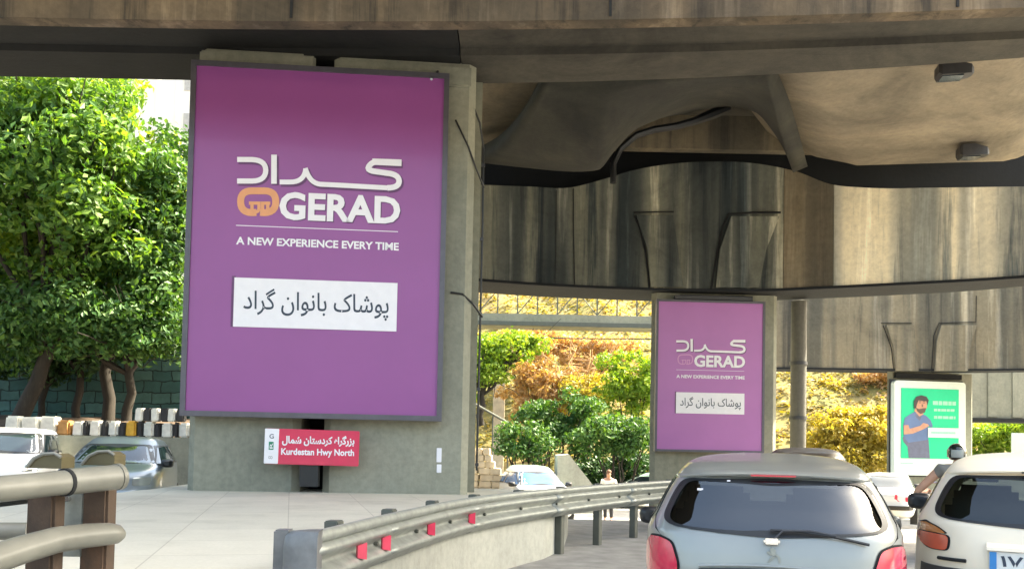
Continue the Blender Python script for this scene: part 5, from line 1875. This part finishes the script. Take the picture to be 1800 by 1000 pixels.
p, q = at(868, 648, 45.6), at(886, 765, 45.6)
rw_ = thing('wall_pier', 'slender cream stone pier rising beside the peach coloured bush', 'pier', ((p.x + q.x) / 2, 45.6, -1.2))
MB().box((0, 0, (p.z + 1.2) / 2), (q.x - p.x, 0.6, p.z + 1.2), bev=0.03).build('shaft', 'cream_block', rw_)
MB().box((0, 0, p.z + 1.28), (q.x - p.x + 0.16, 0.76, 0.15), bev=0.03).build('coping', 'cream_block', rw_)

GS = 'shrubs below the footbridge'


def shrub(label, c, r, n, nl, ls, mat, seed, base_z=-1.1, cr=0.5, cat='shrub'):
    rg = np.random.default_rng(seed)
    random.seed(seed)
    c = Vector(c)
    b = Vector((c.x, c.y, base_z))
    o = thing('shrub', label, cat, b, 0, GS)
    cc, rr_ = clumps(c - b, r, n, cr, rg)
    sm2 = MB()
    for k in range(8):
        limb(sm2, (random.uniform(-0.3, 0.3), random.uniform(-0.2, 0.2), 0), cc[rg.integers(len(cc))], 0.06, 0.015, 0.15)
    sm2.build('stems', 'trunk', o, True, 60)
    leaves('foliage', mat, o, cc, np.stack([rr_, rr_, rr_ * 0.7], 1), nl, ls, rg, shell=0.3)
    return o


shrub('dark green broad-leaved shrub beside the smaller billboard, overhanging the dark hedge', A(1085, 762, 36), (1.9, 0.9, 0.95), 40, 5000, 0.11, 'leaf_shrub', 21)
shrub('olive green shrub in front of the salmon stone wall', A(985, 745, 38), (1.9, 0.9, 1.5), 44, 6000, 0.10, 'leaf_shrub', 22)
shrub('yellow-green bush high beside the smaller billboard', A(1105, 675, 41), (1.9, 1.0, 1.6), 44, 6000, 0.11, 'leaf_lime', 23)
shrub('small dark shrub between the salmon wall and the pale van', A(925, 775, 36), (1.1, 0.7, 0.9), 22, 2600, 0.09, 'leaf_shrub', 24)
shrub('low dark hedge under the overhanging shrub behind the pedestrian', A(1085, 828, 38), (2.9, 0.6, 0.95), 50, 7000, 0.10, 'leaf_dark', 25, -1.12, 0.5, 'hedge')
tree('bright green tree seen just right of the largest pillar', A(846, 740, 42), A(850, 660, 42), 0.18, [(A(868, 622, 42), (1.5, 1.0, 1.5), 30), (A(838, 668, 42), (0.8, 0.8, 0.9), 10), (A(925, 612, 42.5), (0.9, 0.8, 0.7), 10)], 6500, 0.11, 'leaf_lime', 31, 0.55, 5, None)
shrub('big peach coloured dry bush behind the olive shrub, under the footbridge', A(955, 690, 44), (2.3, 1.1, 1.9), 54, 9000, 0.11, 'leaf_peach', 41)
shrub('pale orange dry bush high on the slope just below the footbridge', A(1030, 618, 54), (3.6, 1.2, 1.6), 54, 8000, 0.12, 'leaf_peach', 42, 3.0)
shrub('orange tinted bush high on the slope left of the bare dry branches', A(925, 608, 56), (2.2, 1.2, 1.3), 34, 5000, 0.12, 'leaf_peach', 43, 4.0)
shrub('green bush low on the slope right of the peach bush', A(1040, 700, 43), (1.5, 0.9, 1.1), 30, 4200, 0.10, 'leaf_olive', 44)
shrub('broad golden olive bush between the round pole and the green advertising board', A(1500, 770, 48), (3.2, 1.2, 2.2), 60, 11000, 0.13, 'leaf_olive', 45, -1.2, 0.6)
shrub('taller golden bush on the slope above the broad golden olive bush', A(1470, 700, 58), (4.0, 1.4, 2.0), 60, 10000, 0.14, 'leaf_olive', 46, 2.0, 0.65)
shrub('pale golden bush on the slope directly left of the green advertising board', A(1555, 690, 57), (2.6, 1.2, 2.4), 44, 8000, 0.14, 'leaf_peach', 47, 2.0, 0.6)
shrub('yellow-green bush at the right edge right of the green advertising board', A(1765, 790, 46), (2.6, 1.2, 1.7), 50, 9000, 0.12, 'leaf_lime', 48, -1.2, 0.55)
# bare dry tree
dt = thing('bare_tree', 'leafless dry tree with pale tangled branches on the slope', 'tree', A(1020, 700, 50))
random.seed(5)
rg = np.random.default_rng(5)
dm = MB()
b0 = at(1020, 700, 50)
for k in range(16):
    e = Vector((random.uniform(-3.4, 3.0), random.uniform(-1, 1), random.uniform(0.4, 3.6)))
    pts = limb(dm, (0, 0, -1.0), e, 0.11, 0.025, 0.3, 7)
    for _ in range(5):
        s_ = pts[random.choice((3, 4, 5))]
        limb(dm, s_, s_ + Vector((random.uniform(-1.3, 1.3), random.uniform(-0.6, 0.6), random.uniform(-0.4, 1.0))), 0.035, 0.012, 0.12, 4)
dm.build('branches', 'dry', dt, True, 60)

# sloping stair rail left of the salmon wall
st = thing('stair_handrail', 'dark sloping handrail descending beside the largest pillar', 'handrail', at(868, 760, 40))
s0 = at(868, 760, 40)
MB().tube([at(828, 706, 40) - s0, at(905, 750, 40) - s0], 0.06, 8).build('rail', 'steel_dark', st, True)
for t in (0.15, 0.5, 0.85):
    q = at(828, 706, 40).lerp(at(905, 750, 40), t) - s0
    MB().tube([q, (q.x, q.y, -3.2)], 0.035, 8).build('baluster', 'steel_dark', st, True)

# tarpaulin-like pale ramp wall right of the van
p0_, p1_, p2_ = at(980, 800, 33), at(1000, 798, 33), at(1050, 862, 33)
rp = MB().prism([(p0_.x, 33, -1.2), (p0_.x, 33, p0_.z), (p1_.x, 33, p1_.z), (p2_.x, 33, p2_.z), (p2_.x, 33, -1.2)], (0, 2.2, 0))
tag(rp.build('sloping_wall', 'concrete_pale', None), 'short pale concrete wall sloping down right of the pale van', 'wall', None, 'thing')

# rough stack of cream stone blocks
bx0 = at(829, 853, 27)
rows_n = 8
rgb = random.Random(3)
sh_ = 1.5 / rows_n
labels = ['bottom', 'second', 'third', 'fourth', 'fifth', 'sixth', 'seventh', 'top']
zbase = gz(bx0.x, 27.0)
for r_ in range(rows_n + 3):
    z = zbase + r_ * 0.205
    wrow = 1.15 - max(0, r_ - 6) * 0.12
    x = bx0.x - 0.15
    nb_ = 3
    for k in range(nb_):
        w_ = wrow / nb_ * rgb.uniform(0.85, 1.05)
        o = MB().box((0, 0, 0.0975), (w_, 0.42, 0.195), rz=rgb.uniform(-0.1, 0.1), bev=0.02).build('stone_block', 'cream_block', None, True, 35)
        o.location = (x + w_ / 2, 27 + rgb.uniform(-0.05, 0.05), z + 0.002)
        x += w_ + 0.02
        lv = ['lowest', 'second', 'third', 'fourth', 'fifth', 'sixth', 'seventh', 'eighth', 'ninth', 'tenth', 'topmost'][r_]
        tag(o, '%s cream stone block in the %s course of the stack right of the largest pillar' % (['left', 'middle', 'right'][k], lv), 'stone block', 'cream stone blocks stacked by the pillar', 'thing')

# ground cover on the hillside
n = 34000
xs = rng.uniform(-10, 75, n)
ys = rng.uniform(47.2, 80, n)
pts = np.stack([xs, ys, [hz(a, b) + 0.1 for a, b in zip(xs, ys)]], 1)
o = leaves('hillside_ground_cover', 'ivy_gold', None, pts, np.full(n, 0.3), n * 2, 0.17, rng, 2.2)
o['kind'] = 'stuff'
tag(o, 'golden and green dry ground cover on the sunlit hillside', 'ground cover', None, 'stuff')
